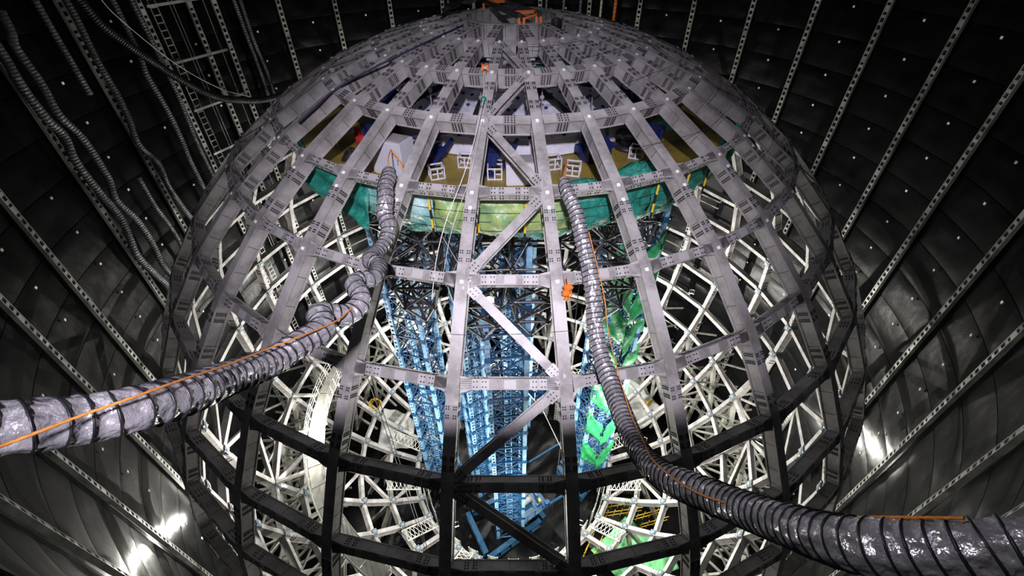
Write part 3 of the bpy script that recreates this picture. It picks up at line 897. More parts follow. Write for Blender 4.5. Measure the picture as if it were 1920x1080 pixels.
mbb = MB(); mbb.ball((0, 0, 0), .15, 0, 8, 5); me_ball = mbb.mesh('ball_node', M['ball'], True)
def strut(name, me, A, B, r, parent):
    d = B - A; L = d.length
    mt = T(*((A + B) / 2)) @ d.to_track_quat('Z', 'Y').to_matrix().to_4x4() @ Matrix.Diagonal((r, r, L, 1))
    return put(name, me, parent, mt)
PL = sorted(pairs, key=lambda p: (nodes[p[0]].y + nodes[p[1]].y))
mbrest = MB()
for n_, (i, j) in enumerate(PL):
    r = 0.055 if i < n0 else 0.075
    if n_ < 300: strut('truss_tube', me_unit, nodes[i], nodes[j], r, tr)
    else: mbrest.cyl(nodes[i], nodes[j], r, 6, caps=False)
o = build(mbrest, 'rear_tubes', M['tube'], tr); o['kind'] = 'stuff'
for p in nodes: put('ball_node', me_ball, tr, T(*p))

# ================================================================== BLUE TOWERS
def tower(cx, cy, w, z0, z1, rot, label, mchord='sky', pitchz=1.9, dense=True):
    t_ = thing('lattice_tower', label, 'tower', (cx, cy, z0), R2(rot), 'blue lattice towers under the platform')
    H = z1 - z0; h = w / 2
    # chord: two flats joined by battens
    mb = MB()
    for s in (-1, 1):
        mb.box((s * .12, 0, H / 2), (.05, .26, H)); 
    nb_ = int(H / .42)
    for k in range(nb_): mb.box((0, -.12, (k + .5) * H / nb_), (.22, .03, .2)); mb.box((0, .12, (k + .5) * H / nb_), (.22, .03, .2))
    me_c = mb.mesh('chord', M[mchord])
    for sx in (-1, 1):
        for sy in (-1, 1): put('chord', me_c, t_, T(sx * h, sy * h, 0) @ RZ(0 if sx * sy > 0 else 90))
    nbay = int(H / pitchz); pz_ = H / nbay
    mb = MB(); mb.beam((-h, 0, 0), (h, 0, pz_), .07, .07); mb.beam((h, 0, 0), (-h, 0, pz_), .07, .07); mb.beam((-h, 0, 0), (h, 0, 0), .1, .1)
    mb.box((0, 0, pz_ / 2), (.2, .03, .2)); mb.box((-h, -.14, .0), (.4, .03, .4)); mb.box((h, -.14, .0), (.4, .03, .4))
    me_b = mb.mesh('face_bracing', M['blue'])
    mb = MB(); mb.beam((-h, -h, 0), (h, h, pz_), .06, .06); mb.beam((h, -h, 0), (-h, h, pz_), .06, .06); mb.beam((-h, h, 0), (h, -h, pz_), .05, .05)
    me_d = mb.mesh('cross_bracing', M['deepblue'])
    for k in range(nbay):
        for f in range(4):
            put('face_bracing', me_b, t_, RZ(90 * f) @ T(0, -h, k * pz_))
        put('cross_bracing', me_d, t_, T(0, 0, k * pz_))
    # ladder with hoops up one face
    mb = MB()
    for s in (-1, 1): mb.beam((s * .22, -h + .35, 0), (s * .22, -h + .35, H), .05, .05)
    for k in range(int(H / .35)): mb.beam((-.22, -h + .35, k * .35), (.22, -h + .35, k * .35), .035, .035)
    build(mb, 'ladder', M['sky'], t_)
    return t_
ZB = -20.6
tower(-.45, -5.0, 2.25, ZB, 12.2, 6, 'tall pale blue lattice tower in the centre of the sphere, nearest to the viewer')
tower(-7.2, 0.2, 2.2, ZB, 12.2, -14, 'tall pale blue lattice tower on the left inside the sphere')
tower(7.4, 0.3, 2.5, ZB, 12.2, 14, 'tall blue lattice tower on the right, hung with green cloth')
tower(0.5, 6.8, 2.5, ZB, 12.2, 0, 'tall blue lattice tower at the back, behind the centre tower')
tower(-3.1, -1.5, 1.3, ZB, 12.2, 30, 'slimmer blue lattice mast left behind the centre tower')

# plate girder bases
def plate_beam(mb, A, B, h=.95, w=.45):
    A, B = Vector(A), Vector(B); d = (B - A).normalized(); x = d.cross(Vector((0, 0, 1))); z = Vector((0, 0, 1)); mid = (A + B) / 2; L = (B - A).length
    mb.box(mid, (.05, L, h), 0, (x, d, z))
    for s in (-1, 1): mb.box(mid + z * s * h / 2, (w, L, .05), 0, (x, d, z))
    n = int(L / 1.0)
    for k in range(n + 1): mb.box(A + d * (L * k / n), (w * .95, .03, h), 0, (x, d, z))
def base(pts, label, grp=None):
    t_ = thing('tower_base', label, 'base frame', (0, 0, 0), 0)
    for i in range(len(pts)):
        mb = MB(); a, b = Vector(pts[i]), Vector(pts[(i + 1) % len(pts)]); d = (b - a).normalized()
        plate_beam(mb, a - d * .0, b - d * .45); build(mb, 'plate_girder', M['deepblue'], t_)
    return t_
zb = -21.1
base([(-2.3, -7.9, zb), (2.9, -4.4, zb), (.9, -1.4, zb), (-4.5, -3.9, zb)], 'dark blue plate girder base frame under the centre tower')
base([(-7.0, -2.3, zb), (-4.6, -.6, zb), (-7.6, 3.6, zb), (-10.3, 4.6, zb)], 'dark blue plate girder base frame under the left tower')
base([(6.6, -2.4, zb), (10.0, 1.3, zb), (8.0, 3.8, zb), (4.7, .8, zb)], 'dark blue plate girder base frame under the right tower')
# winch clutter at tower feet
def clutter(x, y, z, seed, label, n=26, spread=1.6):
    rs_ = random.Random(seed); t_ = thing('winch_platform', label, 'machinery', (x, y, z), R2(35))
    mb = MB(); mb.box((0, 0, 0), (3.4, 2.4, .08))
    for k in range(9): mb.box((-1.6 + k * .4, 0, -.12), (.08, 2.4, .18))
    build(mb, 'deck', M['deepblue'], t_)
    mb = MB()
    for sx in (-1, 1):
        for k in range(5): mb.cyl((-1.7 + k * .85, sx * 1.2, 0), (-1.7 + k * .85, sx * 1.2, 1.1), .03, 6)
        for zz in (.55, 1.1): mb.cyl((-1.7, sx * 1.2, zz), (1.7, sx * 1.2, zz), .03, 6)
    build(mb, 'railing', M['blue'], t_)
    mb = MB()
    for k in range(n):
        a = Vector((rs_.uniform(-spread, spread), rs_.uniform(-1.1, 1.1), rs_.uniform(.05, .8)))
        if k % 3: mb.beam(a, a + Vector((rs_.uniform(-.8, .8), rs_.uniform(-.6, .6), rs_.uniform(-.1, .5))), .08, .08)
        else: mb.box(a, (rs_.uniform(.15, .5), rs_.uniform(.15, .4), rs_.uniform(.15, .5)))
    build(mb, 'machine_frame', M['blue'], t_)
    mb = MB(); mb.cyl((-.5, .2, .5), (.4, .2, .5), .28, 12); mb.cyl((-.55, .2, .5), (-.5, .2, .5), .4, 12); mb.cyl((.4, .2, .5), (.45, .2, .5), .4, 12)
    build(mb, 'winch_drum', M['plate'], t_)
    mb = MB(); mb.box((1.1, -.4, .3), (.25, .3, .35)); mb.box((-1.2, .5, .25), (.2, .2, .3)); o = build(mb, 'yellow_motor', M['yellow'], t_)
clutter(1.3, -3.9, -19.2, 1, 'blue winch platform with railing at the foot of the centre tower')
clutter(7.8, 0.2, -18.4, 2, 'blue winch platform with railing at the foot of the right tower')
clutter(-5.6, 1.6, -12.0, 3, 'blue gantry platform left between the towers')
clutter(2.6, 2.6, -9.0, 4, 'blue gantry platform right behind the centre tower')
clutter(-3.6, 2.5, -6.0, 5, 'small blue platform with railing left behind the centre tower')
# horizontal ties
for A, B, lb in (((1.6, 1.0, -20.3), (5.4, 3.4, -20.3), 'long slim blue tie beam across the dark floor, rear one'), ((3.4, -3.4, -20.2), (5.9, -1.9, -20.2), 'long slim blue tie beam across the dark floor, front one')):
    mb = MB(); plate_beam(mb, A, B, .22, .2); o = build(mb, 'tie_beam', M['deepblue']); thing('', lb, 'beam', obj=o)

# green cloths on the right tower
k = 0
for z, sgn in [(9.6, -1), (8.4, 1), (6.6, -1), (5.2, 1), (3.4, -1), (2.0, 1), (-.5, -1), (-1.6, 1), (-4.8, -1), (-5.8, 1), (-9.2, -1), (-10.2, 1), (-13.6, -1), (-14.5, 1)]:
    x0 = 7.4 - 1.15; y0 = -1.25
    c = R2(14)
    def W(x, y, z): return (7.4 + x * math.cos(c) - y * math.sin(c), .3 + x * math.sin(c) + y * math.cos(c), z)
    if sgn < 0: q = [W(-1.6, -1.4, z + 1.6), W(.0, -1.6, z - .9), W(.0, -1.6, z - 3.4), W(-1.6, -1.4, z - 1.2)]
    else: q = [W(.1, -1.6, z - .9), W(1.6, -1.4, z + 1.6), W(1.6, -1.4, z - .9), W(.1, -1.6, z - 3.2)]
    k += 1
    ordw = ['first', 'second', 'third', 'fourth', 'fifth', 'sixth', 'seventh', 'eighth'][(k - 1) // 2]
    drape('green_cloth', q, M['green'], 'bright green cloth slanting across the %s half of the right tower, %s from the top' % ('left' if sgn < 0 else 'right', ordw), 'cloth', .11, 12, 10, seed=k + 20, group='green cloths on the right tower')

# ================================================================== BOTTOM TARPAULINS AND SCAFFOLD
drape('tarpaulin', [(9.4, 9.5, -20.8), (15.0, 12.5, -19.6), (17.2, 6.5, -19.6), (12.6, 4.2, -20.8)], M['wtarp'], 'large white crumpled tarpaulin on the floor right of the green hung tower', 'tarpaulin', .22, 26, 26, seed=41)
drape('tarpaulin', [(-15.0, 7.5, -19.8), (-11.5, 7.0, -21.0), (-11.0, 3.0, -21.0), (-14.6, 2.8, -19.8)], M['wtarp'], 'white crumpled tarpaulin on the floor left of the left blue tower', 'tarpaulin', .2, 24, 24, seed=42)
drape('tarpaulin', [(-14.2, .5, -20.2), (-10.4, .0, -21.1), (-8.6, -6.4, -21.1), (-12.2, -7.8, -20.0)], M['floorliner'], 'grey crumpled tarpaulin on the floor at the lower left inside the sphere', 'tarpaulin', .18, 24, 24, seed=43)
drape('green_sheet', [(7.0, -7.4, -20.6), (10.6, -4.6, -20.2), (12.6, -6.6, -19.6), (9.2, -10.0, -20.0)], M['lgreen'], 'bright green sheet on the floor at lower right beside yellow scaffold poles', 'tarpaulin', .16, 18, 18, seed=44)
drape('green_sheet', [(11.0, -7.6, -19.4), (13.6, -6.8, -18.9), (14.0, -9.4, -18.6), (11.4, -10.4, -19.2)], M['lgreen'], 'pale green sheet nearest the bottom edge at lower right', 'tarpaulin', .14, 14, 14, seed=45)
def scaffold(x, y, z, seed, label, n=5):
    rs_ = random.Random(seed); t_ = thing('scaffold', label, 'scaffold', (x, y, z), R2(rs_.uniform(0, 60)))
    for i in range(n):
        for j in range(2):
            mb = MB(); mb.cyl((i * .7, j * .8, 0), (i * .7, j * .8, 1.5 + .2 * rs_.random()), .035, 6); build(mb, 'upright', M['yellow'], t_)
    for j in range(2):
        for zz in (.5, 1.2):
            mb = MB(); mb.cyl((-.2, j * .8, zz), (.7 * n, j * .8, zz), .035, 6); build(mb, 'rail', M['yellow'], t_)
scaffold(8.9, -4.4, -20.9, 1, 'yellow tube scaffold behind the bright green sheet', 5)
scaffold(7.0, -8.2, -20.9, 2, 'yellow tube scaffold at the left edge of the bright green sheet', 3)
scaffold(11.8, -5.6, -20.6, 3, 'yellow tube scaffold right of the bright green sheet', 4)
scaffold(-8.8, 2.8, -19.8, 4, 'short yellow scaffold near the foot of the left tower', 2)
mb = MB(); mb.box((0, 0, .6), (1.1, .05, 1.2)); mb.box((.4, .3, .3), (.06, .7, .06)); mb.box((-.4, .3, .3), (.06, .7, .06))
small('warning_board', mb, M['yellow'], 'small yellow panel propped on the white tarpaulin at right', 'panel', T(15.2, 7.0, -19.2) @ RZ(30))
mb = MB()
for i in range(12):
    a = 2 * PI * i / 12; b = 2 * PI * (i + 1) / 12
    for zz in (0, .5, 1.0): mb.cyl((.6 * math.cos(a), .6 * math.sin(a), zz), (.6 * math.cos(b), .6 * math.sin(b), zz), .05, 6)
    mb.cyl((.6 * math.cos(a), .6 * math.sin(a), 0), (.6 * math.cos(a), .6 * math.sin(a), 1), .04, 6)
small('yellow_cage', mb, M['yellow'], 'round yellow tube cage on the floor left of the left tower', 'cage', T(-15.3, 6.8, -18.2) @ Matrix.Rotation(.5, 4, 'X'))
mb = MB(); 
for i in range(9):
    a = rnd.uniform(0, 6.28); mb.beam((0, 0, 0), (.6 * math.cos(a), .6 * math.sin(a), rnd.uniform(.1, .6)), .12, .05)
small('green_scrap', mb, M['green'], 'small crumple of bright green cloth left of the centre tower base', 'cloth', T(-6.6, -1.9, -21.6))
# ================================================================== DUCTS, ROPES
DL = [(-3.9, -9.95, 17.75, 0.19), (-3.83, -10.22, 17.7, 0.215), (-3.84, -10.75, 17.62, 0.22), (-3.77, -11.25, 17.45, 0.225), (-3.77, -11.6, 17.15, 0.222), (-3.62, -11.95, 16.95, 0.216), (-3.65, -12.35, 16.75, 0.20), (-3.76, -13.0, 16.78, 0.20), (-3.72, -13.7, 17.05, 0.195), (-3.40, -14.1, 17.1, 0.205), (-3.28, -14.94, 17.42, 0.20), (-3.55, -15.35, 17.63, 0.205), (-3.26, -15.9, 17.6, 0.205), (-3.42, -16.4, 17.62, 0.21), (-3.78, -16.7, 17.95, 0.215), (-3.59, -17.18, 18.0, 0.22), (-3.77, -17.73, 18.17, 0.225), (-3.92, -18.32, 18.39, 0.23), (-3.94, -19.15, 19.03, 0.23), (-3.86, -19.93, 19.67, 0.23), (-3.9, -20.4, 20.08, 0.23), (-4.1, -20.66, 20.31, 0.23), (-4.23, -20.87, 20.53, 0.23), (-4.43, -21.08, 20.75, 0.23), (-4.75, -21.5, 21.3, 0.23)]
DR = [(1.53, -10.8, 17.86, 0.12), (1.57, -11.0, 17.76, 0.16), (1.69, -11.35, 17.55, 0.188), (1.86, -11.78, 17.26, 0.20), (1.98, -12.32, 16.88, 0.215), (2.11, -12.82, 16.49, 0.222), (2.21, -13.31, 16.1, 0.225), (2.26, -13.77, 15.7, 0.223), (2.27, -14.21, 15.31, 0.222), (2.32, -14.7, 14.95, 0.228), (2.42, -15.2, 14.7, 0.23), (2.54, -15.85, 14.58, 0.23), (2.61, -16.6, 14.66, 0.23), (2.63, -17.47, 14.95, 0.23), (2.62, -18.29, 15.45, 0.23), (2.64, -19.0, 16.1, 0.23), (2.76, -19.54, 16.7, 0.23), (2.97, -20.04, 17.3, 0.23), (3.07, -20.48, 17.89, 0.23), (3.1, -20.93, 18.57, 0.23), (3.12, -21.3, 19.15, 0.23), (3.2, -21.53, 19.55, 0.23), (3.38, -21.67, 19.82, 0.23), (3.6, -21.78, 20.1, 0.23), (3.87, -21.87, 20.36, 0.23), (4.4, -22.2, 20.95, 0.23)]
duct('flexible_duct', DL, .22, M['foil'], .2, 'thick crumpled silver flexible duct with black wire coil sweeping down to the left edge', 'silver flexible ducts', .10, .025, 48, seed=1, sag=.10)
duct('flexible_duct', DR, .22, M['foil'], .15, 'thick crumpled silver flexible duct with black wire coil running down to the lower right corner', 'silver flexible ducts', .085, .025, 44, seed=2, sag=.09)
WD = {
'a': ([(-21.41, -1.27, 20.95), (-21.4, -1.42, 20.18), (-21.39, -1.65, 19.62), (-21.39, -1.57, 18.19), (-21.38, -1.68, 16.79), (-21.41, -1.23, 15.46), (-21.42, -1.2, 13.44), (-21.4, -1.53, 12.23), (-21.42, -1.09, 10.73), (-21.43, -1.01, 9.33), (-21.42, -1.2, 7.71), (-21.43, -1.01, 6.17), (-21.42, -1.09, 4.0)], .21, 'kinked at the top, second from the left on the black wall'),
'b': ([(-21.31, -2.5, 22.0), (-21.31, -2.47, 19.69), (-21.29, -2.58, 18.35), (-21.31, -2.43, 16.93), (-21.34, -2.13, 15.94), (-21.32, -2.39, 14.85), (-21.33, -2.24, 13.08), (-21.36, -1.98, 11.77), (-21.35, -2.09, 10.68), (-21.31, -2.47, 9.35), (-21.33, -2.24, 8.06), (-21.37, -1.87, 6.57), (-21.36, -1.94, 5.49), (-21.31, -2.43, 3.0)], .22, 'bending most and leftmost of the wall ducts'),
'c': ([(-21.44, 0.67, 22.0), (-21.44, 0.64, 19.81), (-21.44, 0.64, 18.67), (-21.44, 0.64, 17.0)], .17, 'short and ending high up at the top left'),
'd': ([(-21.33, 2.24, 22.0), (-21.34, 2.17, 19.77), (-21.35, 2.06, 18.35), (-21.34, 2.13, 16.76), (-21.35, 2.06, 15.38), (-21.37, 1.79, 13.95), (-21.32, 2.35, 12.57), (-21.34, 2.2, 11.14), (-21.32, 2.39, 9.64), (-21.29, 2.61, 8.18), (-21.25, 2.95, 5.0)], .19, 'just right of the second full wall channel at left'),
'e': ([(-20.95, 4.61, 22.0), (-20.95, 4.61, 19.35), (-20.95, 4.61, 18.04), (-20.98, 4.46, 16.96), (-20.94, 4.64, 15.11), (-20.94, 4.64, 13.13), (-20.97, 4.5, 11.42), (-20.95, 4.61, 7.0)], .19, 'passing behind the slack dark hose at upper left'),
'f': ([(-20.71, 5.59, 22.0), (-20.69, 5.66, 18.91), (-20.68, 5.7, 17.51), (-20.66, 5.77, 15.7), (-20.69, 5.66, 14.12), (-20.72, 5.55, 12.06), (-20.7, 5.62, 7.0)], .16, 'close to the left side of the ladder strip'),
'g': ([(-18.19, 11.37, 22.0), (-18.13, 11.46, 17.62), (-18.09, 11.53, 15.37), (-18.09, 11.53, 12.87), (-18.03, 11.62, 7.8)], .15, 'straight, left one of the pair beside the sphere shoulder'),
'h': ([(-17.91, 11.81, 22.0), (-17.93, 11.78, 17.56), (-17.82, 11.93, 15.26), (-17.82, 11.93, 13.01), (-17.72, 12.09, 7.0)], .15, 'straight, right one of the pair beside the sphere shoulder'),
'i': ([(-21.44, 0.6, 12.46), (-21.44, 0.6, 10.66), (-21.43, 0.82, 9.02), (-21.43, 0.82, 7.32), (-21.43, 0.94, 4.25)], .15, 'short, starting halfway down the left wall')}
for i, (k, (pts, r, lb)) in enumerate(WD.items()):
    duct('wall_duct', pts, r * .84, M['greyduct'], .14, 'grey wall duct, ' + lb, 'grey ducts on the left wall', .03, .035, 14, seed=10 + i, coilr=.008, sag=.1)
for az, r, mt, z1, lb in ((-14.3, .07, 'greyduct', 5, 'thin grey pipe behind the dome, left of the cream pipe'), (-3.0, .11, 'greyduct', 5, 'grey duct down the far wall left of the orange apex frame'), (7.9, .09, 'greyduct', 5, 'grey duct down the far wall right of the crown, first of three'),
                      (11.8, .11, 'greyduct', 5, 'grey duct down the far wall right of the crown, second of three'), (15.6, .11, 'greyduct', 5, 'grey duct down the far wall right of the crown, third of three'), (20.2, .1, 'pale', 5, 'olive cream hose down the far wall beside the orange hose'), (23.3, .13, 'orange', 5, 'bright orange corrugated hose down the far wall')):
    duct('far_wall_duct', [wp(az, 21.5, 22), wp(az + .1, 21.5, 16), wp(az, 21.5, 11), wp(az + .05, 21.5, z1)], r, M[mt], .3, lb, None, .02, .05, 12, seed=int(az * 10) % 97 + 3, coilr=.012, sag=.1)
mb = MB(); P0 = wp(-8.5, 21.6, 22); P1 = wp(-8.5, 21.6, 4); mb.cyl(P0, P1, .14, 14); 
for z in (19.5, 16.5, 13.5): mb.cyl(wp(-8.5, 21.6, z), wp(-8.5, 21.6, z + .1), .18, 14)
o = build(mb, 'cream_pipe', M['pale'], smooth=True); thing('', 'smooth cream pipe running up the far wall behind the crown of the sphere', 'pipe', obj=o)

CR = [(-20.77, 2.0, 22.0), (-20.77, 2.33, 20.87), (-20.72, 2.76, 19.78), (-20.58, 3.67, 18.64), (-20.31, 4.91, 17.27), (-20.07, 5.83, 16.3), (-19.55, 7.39, 14.89), (-18.85, 9.03, 14.12), (-17.91, 10.76, 13.64), (-15.6, 12.26, 13.9), (-13.6, 11.6, 13.9)]
duct('slack_hose', CR, .21, M['darkduct'], .12, 'dark slack hose swinging from the left wall over to the sphere shoulder', None, .03, .035, 14, seed=31, coilr=.02, sag=.08)
o = rope('steady_wire', [(-20.61, 3.2, 22.0), (-20.61, 3.45, 20.72), (-20.49, 4.1, 19.56), (-20.04, 5.94, 17.17), (-19.32, 7.96, 15.23), (-18.47, 9.78, 14.09)], .02, M['rope_w']); thing('', 'thin pale wire above the slack dark hose', 'wire', obj=o)

# scaffold strip: ladder, bars and a second upright
lad = thing('wall_ladder', 'pale steel ladder strip up the left wall beside a perforated channel', 'ladder', wp(-71.6, 21.55, 0), 0)
lad.rotation_euler = (0, 0, R2(71.6))
mb = MB()
for s in (-.22, .22): mb.box((s, 0, 0), (.035, .05, 43.0))
for k in range(110): mb.box((0, 0, -21.4 + k * .39), (.44, .03, .06))
build(mb, 'stiles_and_rungs', M['channel'], lad)
BZ = [20.05, 17.1, 14.3, 11.4, 8.5]
for i, z in enumerate(BZ):
    o = None
    mb = MB(); mb.beam((-20.45, 6.26, z), (-18.95, 9.95, z), .06, .14); o = build(mb, 'scaffold_bar', M['channel'])
    thing('', 'horizontal pale scaffold bar between ladder strip and channel, %s from the top' % ['first', 'second', 'third', 'fourth', 'fifth'][i], 'scaffold bar', group='scaffold bars on the left wall', obj=o)
t_ = thing('wall_channel', 'dimmer perforated upright in the middle of the scaffold bars on the left wall', 'wall channel', wp(-65.4, 21.7, 0)); t_.rotation_euler = (0, 0, R2(65.4))
put('channel_rail', me_rail, t_); g = put('rungs', me_rung, t_); g['kind'] = 'stuff'
for az in (-68.8, -68.2, -63.0):
    o = rope('wall_wire', [wp(az, 21.6, 22), wp(az, 21.6, 12), wp(az, 21.6, 2)], .02, M['channel'], n=4, step=2); thing('', 'thin vertical wire on the left wall, %s' % {-68.8: 'just right of the ladder strip', -68.2: 'second right of the ladder strip', -63.0: 'right of the middle perforated upright'}[az], 'wire', group='wires on the left wall', obj=o)

# ropes
o = rope('orange_rope', [(-3.85, -21.47, 21.03), (-3.88, -21.29, 20.89), (-3.81, -21.09, 20.78), (-3.74, -20.86, 20.65), (-3.57, -20.55, 20.49), (-3.55, -20.08, 20.15), (-3.65, -19.33, 19.53), (-3.72, -18.53, 18.93), (-3.55, -17.96, 18.6), (-3.34, -16.81, 17.94), (-3.24, -15.45, 17.55)], .014, M['rope_o'], twist=.25, step=.03)
thing('', 'thin orange rope stretched along the left silver duct', 'rope', obj=o)
o = rope('orange_rope', [(2.15, -12.5, 17.1), (2.5, -13.8, 15.95), (2.6, -14.85, 15.2), (2.72, -16.94, 15.05), (2.66, -18.2, 15.7), (2.5, -19.09, 16.55), (2.73, -20.1, 17.5), (3.16, -20.96, 18.8), (3.28, -21.32, 19.66), (3.5, -21.62, 20.35)], .014, M['rope_o'], twist=.25, step=.03)
thing('', 'thin orange rope stretched along the right silver duct', 'rope', obj=o)
o = rope('tie_rope', [(-4.16, -8.3, 17.75), (-3.98, -9.4, 17.95), (-3.88, -10.05, 17.75)], .02, M['rope_o']); thing('', 'orange tie rope holding the upper end of the left silver duct', 'rope', obj=o)
o = rope('tie_rope', [(-4.16, -8.3, 17.75), (-3.85, -8.5, 17.4), (-3.75, -8.7, 16.95)], .03, M['rope_o']); thing('', 'loose orange rope tail over the edge of the left white cabinet', 'rope', obj=o)
o = rope('tie_rope', [(1.9, -8.15, 17.3), (1.75, -9.5, 17.7), (1.54, -10.75, 17.85)], .035, M['rope_o']); thing('', 'orange tie rope holding the upper end of the right silver duct', 'rope', obj=o)
o = rope('hoist_rope', [(-0.95, -6.4, 19.75), (-0.93, -7.75, 19.3), (-1.13, -9.3, 18.65), (-1.44, -10.55, 17.95), (-1.76, -11.4, 17.4), (-1.99, -12.0, 16.95), (-2.2, -12.7, 16.3), (-2.4, -13.2, 15.2)], .012, M['rope_w']); thing('', 'white hoist rope slanting down from the orange hoist block over the ribs', 'rope', obj=o)
o = rope('hoist_rope', [(-0.90, -6.4, 19.75), (-0.86, -7.75, 19.2), (-1.05, -9.3, 18.5), (-1.3, -10.55, 17.75), (-1.62, -11.4, 17.15), (-1.85, -12.0, 16.6), (-2.1, -12.4, 15.6)], .007, M['rope_w']); thing('', 'thinner white rope falling beside the hoist rope', 'rope', obj=o)
hb = thing('hoist_block', 'orange hoist block sitting on the ring beam near the crown', 'hoist', (-0.93, -6.05, 19.75))
mb = MB(); mb.box((0, 0, .06), (.16, .16, .16)); mb.box((-.1, 0, .05), (.04, .22, .2)); mb.box((.1, 0, .05), (.04, .22, .2)); build(mb, 'casing', M['orange'], hb)
mb = MB(); mb.cyl((-.06, -.1, .06), (.06, -.1, .06), .06, 12); build(mb, 'sheave', M['plate'], hb)
hk = thing('hook_block', 'dark green hook block hanging on the white hoist rope', 'hook', (-0.93, -7.75, 19.25))
mb = MB(); mb.ball((0, 0, 0), .09, 0, 10, 6); mb.box((0, 0, -.1), (.06, .1, .1)); build(mb, 'block', M['net'], hk, smooth=True)
bg = thing('harness_bag', 'bright orange harness bag tied under a ring beam beside the right centre rib', 'bag', (1.53, -13.55, 15.75))
mb = MB()
P = []
for i in range(9):
    z = .26 - i * .065; w = .10 + .025 * math.sin(i * 1.7) - (.04 if i > 5 else 0) ; P.append([(w * math.cos(a) * 1.1 + .03 * math.sin(3 * a + i) + .03 * math.sin(i * 1.1), w * .7 * math.sin(a), z) for a in [2 * PI * j / 12 for j in range(12)]])
mb.grid(P, close_v=True); mb.v.append((0, 0, .33)); build(mb, 'bag_body', M['orange'], bg, smooth=True)
mb = MB(); mb.beam((.1, 0, .1), (.14, 0, -.12), .05, .05); mb.beam((0, 0, .3), (-.02, .05, .5), .03, .03); build(mb, 'strap', M['orange'], bg)
# black cables wrapped along the upper ribs
def surf(th, az, r=20.66):
    t, a = R2(th), R2(az); return (r * math.sin(t) * math.sin(a), -r * math.sin(t) * math.cos(a), r * math.cos(t))
o = rope('black_cable', [(-1.98, -2.2, 20.45), (-3.33, -3.5, 20.1), (-4.51, -4.21, 19.72), (-5.51, -4.66, 19.36), (-6.68, -5.14, 18.86), (-7.35, -5.75, 18.42), (-8.01, -6.28, 17.98)], .04, M['cablenavy'], n=8); thing('', 'thick dark blue cable bundle lying along an upper left rib', 'cable', obj=o)
rc = random.Random(5)
for i in range(9):
    th = [13, 16, 21, 27, 29, 35, 38, 44, 52][i]; a0 = rc.uniform(-80, 60); n = 7
    o = rope('guard_wire', [surf(th + .15 * math.sin(j + i), a0 + j * 5, 20.68) for j in range(n)], .009, M['cable'], n=4, step=.3)
    thing('', 'thin dark guard wire across the outside of the ribs, %s below the crown' % ORD[i], 'wire', group='guard wires on the sphere', obj=o)
for x, y, zt, zb_, lb in ((-6.9, -9.3, 10.5, -18, 'at lower left, right one of a pair'), (-7.2, -9.1, 10.5, -18, 'at lower left, left one of a pair'), (-4.8, -4.2, 12, -19, 'between left and centre towers'), (3.4, -5.5, 12, -19, 'between centre and right towers')):
    o = rope('hanging_rope', [(x, y, zt), (x + .05, y, 0), (x, y, zb_)], .022, M['cable'], n=5, step=2); thing('', 'long dark rope hanging inside the sphere, ' + lb, 'rope', group='hanging ropes inside the sphere', obj=o)
o = rope('pulley_rope', [(1.9, 1.5, -9), (5.2, -1.5, -16)], .03, M['rope_w'], n=5, step=1); thing('', 'pale rope slanting from the pulley toward the right rib', 'rope', obj=o)

# orange frame on the crown
af = thing('crown_frame', 'orange and dark steel frame bridging the crown opening at the top of the sphere', 'frame', (0, 0, 0))
def bar(A, B, w, h, mt, nm):
    mb = MB(); mb.beam(A, B, w, h); build(mb, nm, M[mt], af)
zc = 20.75
bar((-1.25, 1.9, zc), (.35, -2.1, zc), .16, .2, 'tube', 'long_beam'); bar((-.45, 2.15, zc), (1.2, -1.8, zc), .16, .2, 'tube', 'long_beam')
for f in (.12, .5, .88): bar((-1.25 + 1.6 * f, 1.9 - 4 * f, zc + .05), (-.45 + 1.65 * f, 2.15 - 3.95 * f, zc + .05), .14, .12, 'orange' if f > .8 or f < .2 else 'tube', 'cross_beam')
for x, y in ((-1.3, 1.7), (.32, -2.15), (.52, -2.1), (1.22, -1.85), (1.05, -1.8)): bar((x, y, zc - .05), (x - .02, y, zc - 1.0), .1, .1, 'orange', 'orange_leg')
bar((.32, -2.15, zc - .1), (.5, -2.1, zc - .95), .06, .06, 'orange', 'orange_tie'); bar((.52, -2.1, zc - .1), (1.05, -1.8, zc + .02), .06, .06, 'orange', 'orange_tie'); bar((-.95, 1.2, zc + .12), (-.5, .3, zc + .0), .08, .08, 'orange', 'orange_tie')
bundle(0, 0, .01, .01, .01, M['black'], 'x', 9) if False else None
drape('black_sheet', [(-2.9, 1.8, 20.75), (-1.6, 2.3, 20.95), (-1.5, .9, 20.9), (-3.3, .2, 20.55)], M['black'], 'black sheet heaped on the left side of the crown ring', 'sheet', .13, seed=61)
mb = MB(); mb.cyl((0, 0, 0), (0, .18, 0), .26, 16); mb.cyl((0, -.02, 0), (0, .2, 0), .12, 12)
small('cable_reel', mb, M['black'], 'black cable reel just inside the crown, right side', 'reel', T(1.9, -1.6, 20.35))
for i, (x, y, z) in enumerate(((-2.05, -3.6, 19.3), (1.05, -4.2, 19.2), (-3.4, -3.1, 19.2), (2.1, -3.9, 19.2))):
    b_ = thing('green_box', ['small green and white box below the second ring, left of centre', 'green and white box below the second ring, right of centre', 'small green box at the left of the second ring', 'small pale fitting at the right of the second ring'][i], 'box', (x, y, z), R2(10 * i))
    mb = MB(); mb.box((0, 0, 0), (.34, .3, .3)); build(mb, 'green_part', M['net'], b_)
    mb = MB(); mb.box((-.2, -.03, .0), (.14, .3, .26)); mb.box((.05, -.05, -.2), (.3, .2, .12)); build(mb, 'white_part', M['white'], b_)

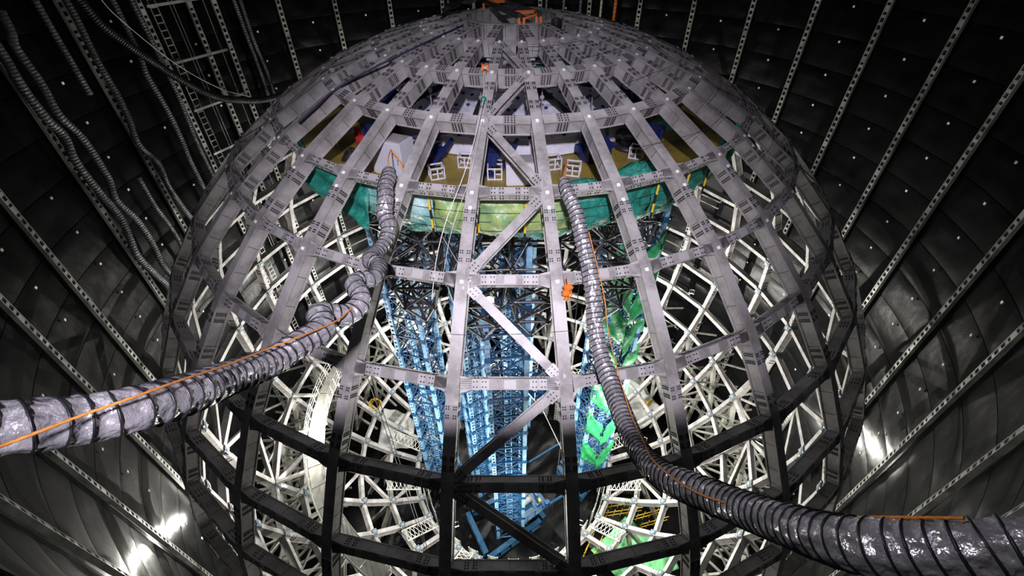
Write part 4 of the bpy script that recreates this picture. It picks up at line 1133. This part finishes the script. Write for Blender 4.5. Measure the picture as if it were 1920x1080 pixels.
# pipes running round the pool wall
for i, z in enumerate((9.0, 4.6, 4.0, -1.5, -6.0, -6.6, -11.0)):
    mb = MB(); n = 60
    for k in range(n):
        a, b = -52 + 110 * k / n, -52 + 110 * (k + 1) / n
        mb.cyl(wp(a, 21.35, z), wp(b, 21.35, z), .07, 6, caps=False)
    o = build(mb, 'wall_pipe', M['wsteel'] if z < 5 else M['tube'], smooth=True); thing('', 'thin pale pipe running round the black wall behind the sphere, %s from the top' % ORD[i], 'pipe', obj=o)

# ================================================================== WALKWAY AND WORK LAMPS
wk = thing('curved_walkway', 'curved pale steel walkway with railing at left inside the sphere beside the bright work lamp', 'walkway')
def wkp(r, az, z): return Vector((r * math.sin(R2(az)), -r * math.cos(R2(az)), z))
zw = -7.0
for i in range(12):
    a0 = -102 + i * 6; mb = MB()
    mb.hexa([wkp(r, a, z) for z in (zw - .1, zw) for r, a in ((15.2, a0), (15.2, a0 + 5.7), (16.4, a0 + 5.7), (16.4, a0))]); build(mb, 'walkway_plate', M['wsteel'], wk)
mb = MB()
for i in range(25):
    a = -102 + i * 3
    for r in (15.2, 16.4): mb.cyl(wkp(r, a, zw), wkp(r, a, zw + 1.1), .03, 6)
for i in range(24):
    a = -102 + i * 3
    for r in (15.2, 16.4):
        for dz in (.4, .75, 1.1): mb.cyl(wkp(r, a, zw + dz), wkp(r, a + 3, zw + dz), .03, 6, caps=False)
build(mb, 'railing', M['wsteel'], wk)
for i in range(7):
    mb = MB(); a = -102 + i * 12; mb.beam(wkp(15.3, a, zw - .2), wkp(18.6, a, zw - .2), .2, .25); mb.beam(wkp(15.4, a, zw - .2), wkp(18.0, a, zw - 2.6), .12, .12)
    build(mb, 'bracket', M['wsteel'], wk)
LL = ['bright work lamp on the curved walkway at the lower left', 'added unseen work lamp low on the right inside the sphere', 'added unseen work lamp at the rear left inside the sphere', 'added unseen work lamp at the rear right inside the sphere', 'added unseen work lamp low at the front left behind the ribs', 'added unseen work lamp low at the front right behind the ribs', 'added unseen work lamp in the middle between the towers',
      'work lamp on the wall at far left outside the sphere', 'work lamp at far right between sphere and wall', 'added unseen work lamp at the right behind the third rib', 'added unseen work lamp at the left behind the towers', 'dazzling work lamp in the dark truss beside the centre brace']
for i, (x, y, z, pw) in enumerate(WORK):
    t_ = thing('work_lamp', LL[i], 'lamp', (x, y, z))
    d = (Vector(CAM) - Vector((x, y, z))).normalized()
    if i not in (0, 11): d = -Vector((d.x, d.y, d.z * .3)).normalized()  # unseen lamps turned from the camera so only the housing back shows
    q = d.to_track_quat('Y', 'Z').to_matrix().to_4x4()
    vis = i in (0, 11)
    mb = MB(); mb.box((0, -.42, 0), (.34, .1, .3)); mb.box((0, -.5, 0), (.2, .06, .2)); build(mb, 'housing', M['black'], t_, q)
    mb = MB(); mb.box((-.19, -.42, 0), (.03, .04, .3)); mb.box((.19, -.42, 0), (.03, .04, .3)); mb.box((0, -.42, -.2), (.4, .05, .03)); build(mb, 'bracket', M['plate'], t_, q)
    mb = MB(); mb.cyl((0, -.36, 0), (0, -.34, 0), .16 if vis else .09, 16); build(mb, 'lens', M['lens'], t_, q)
bpy.context.view_layer.update()
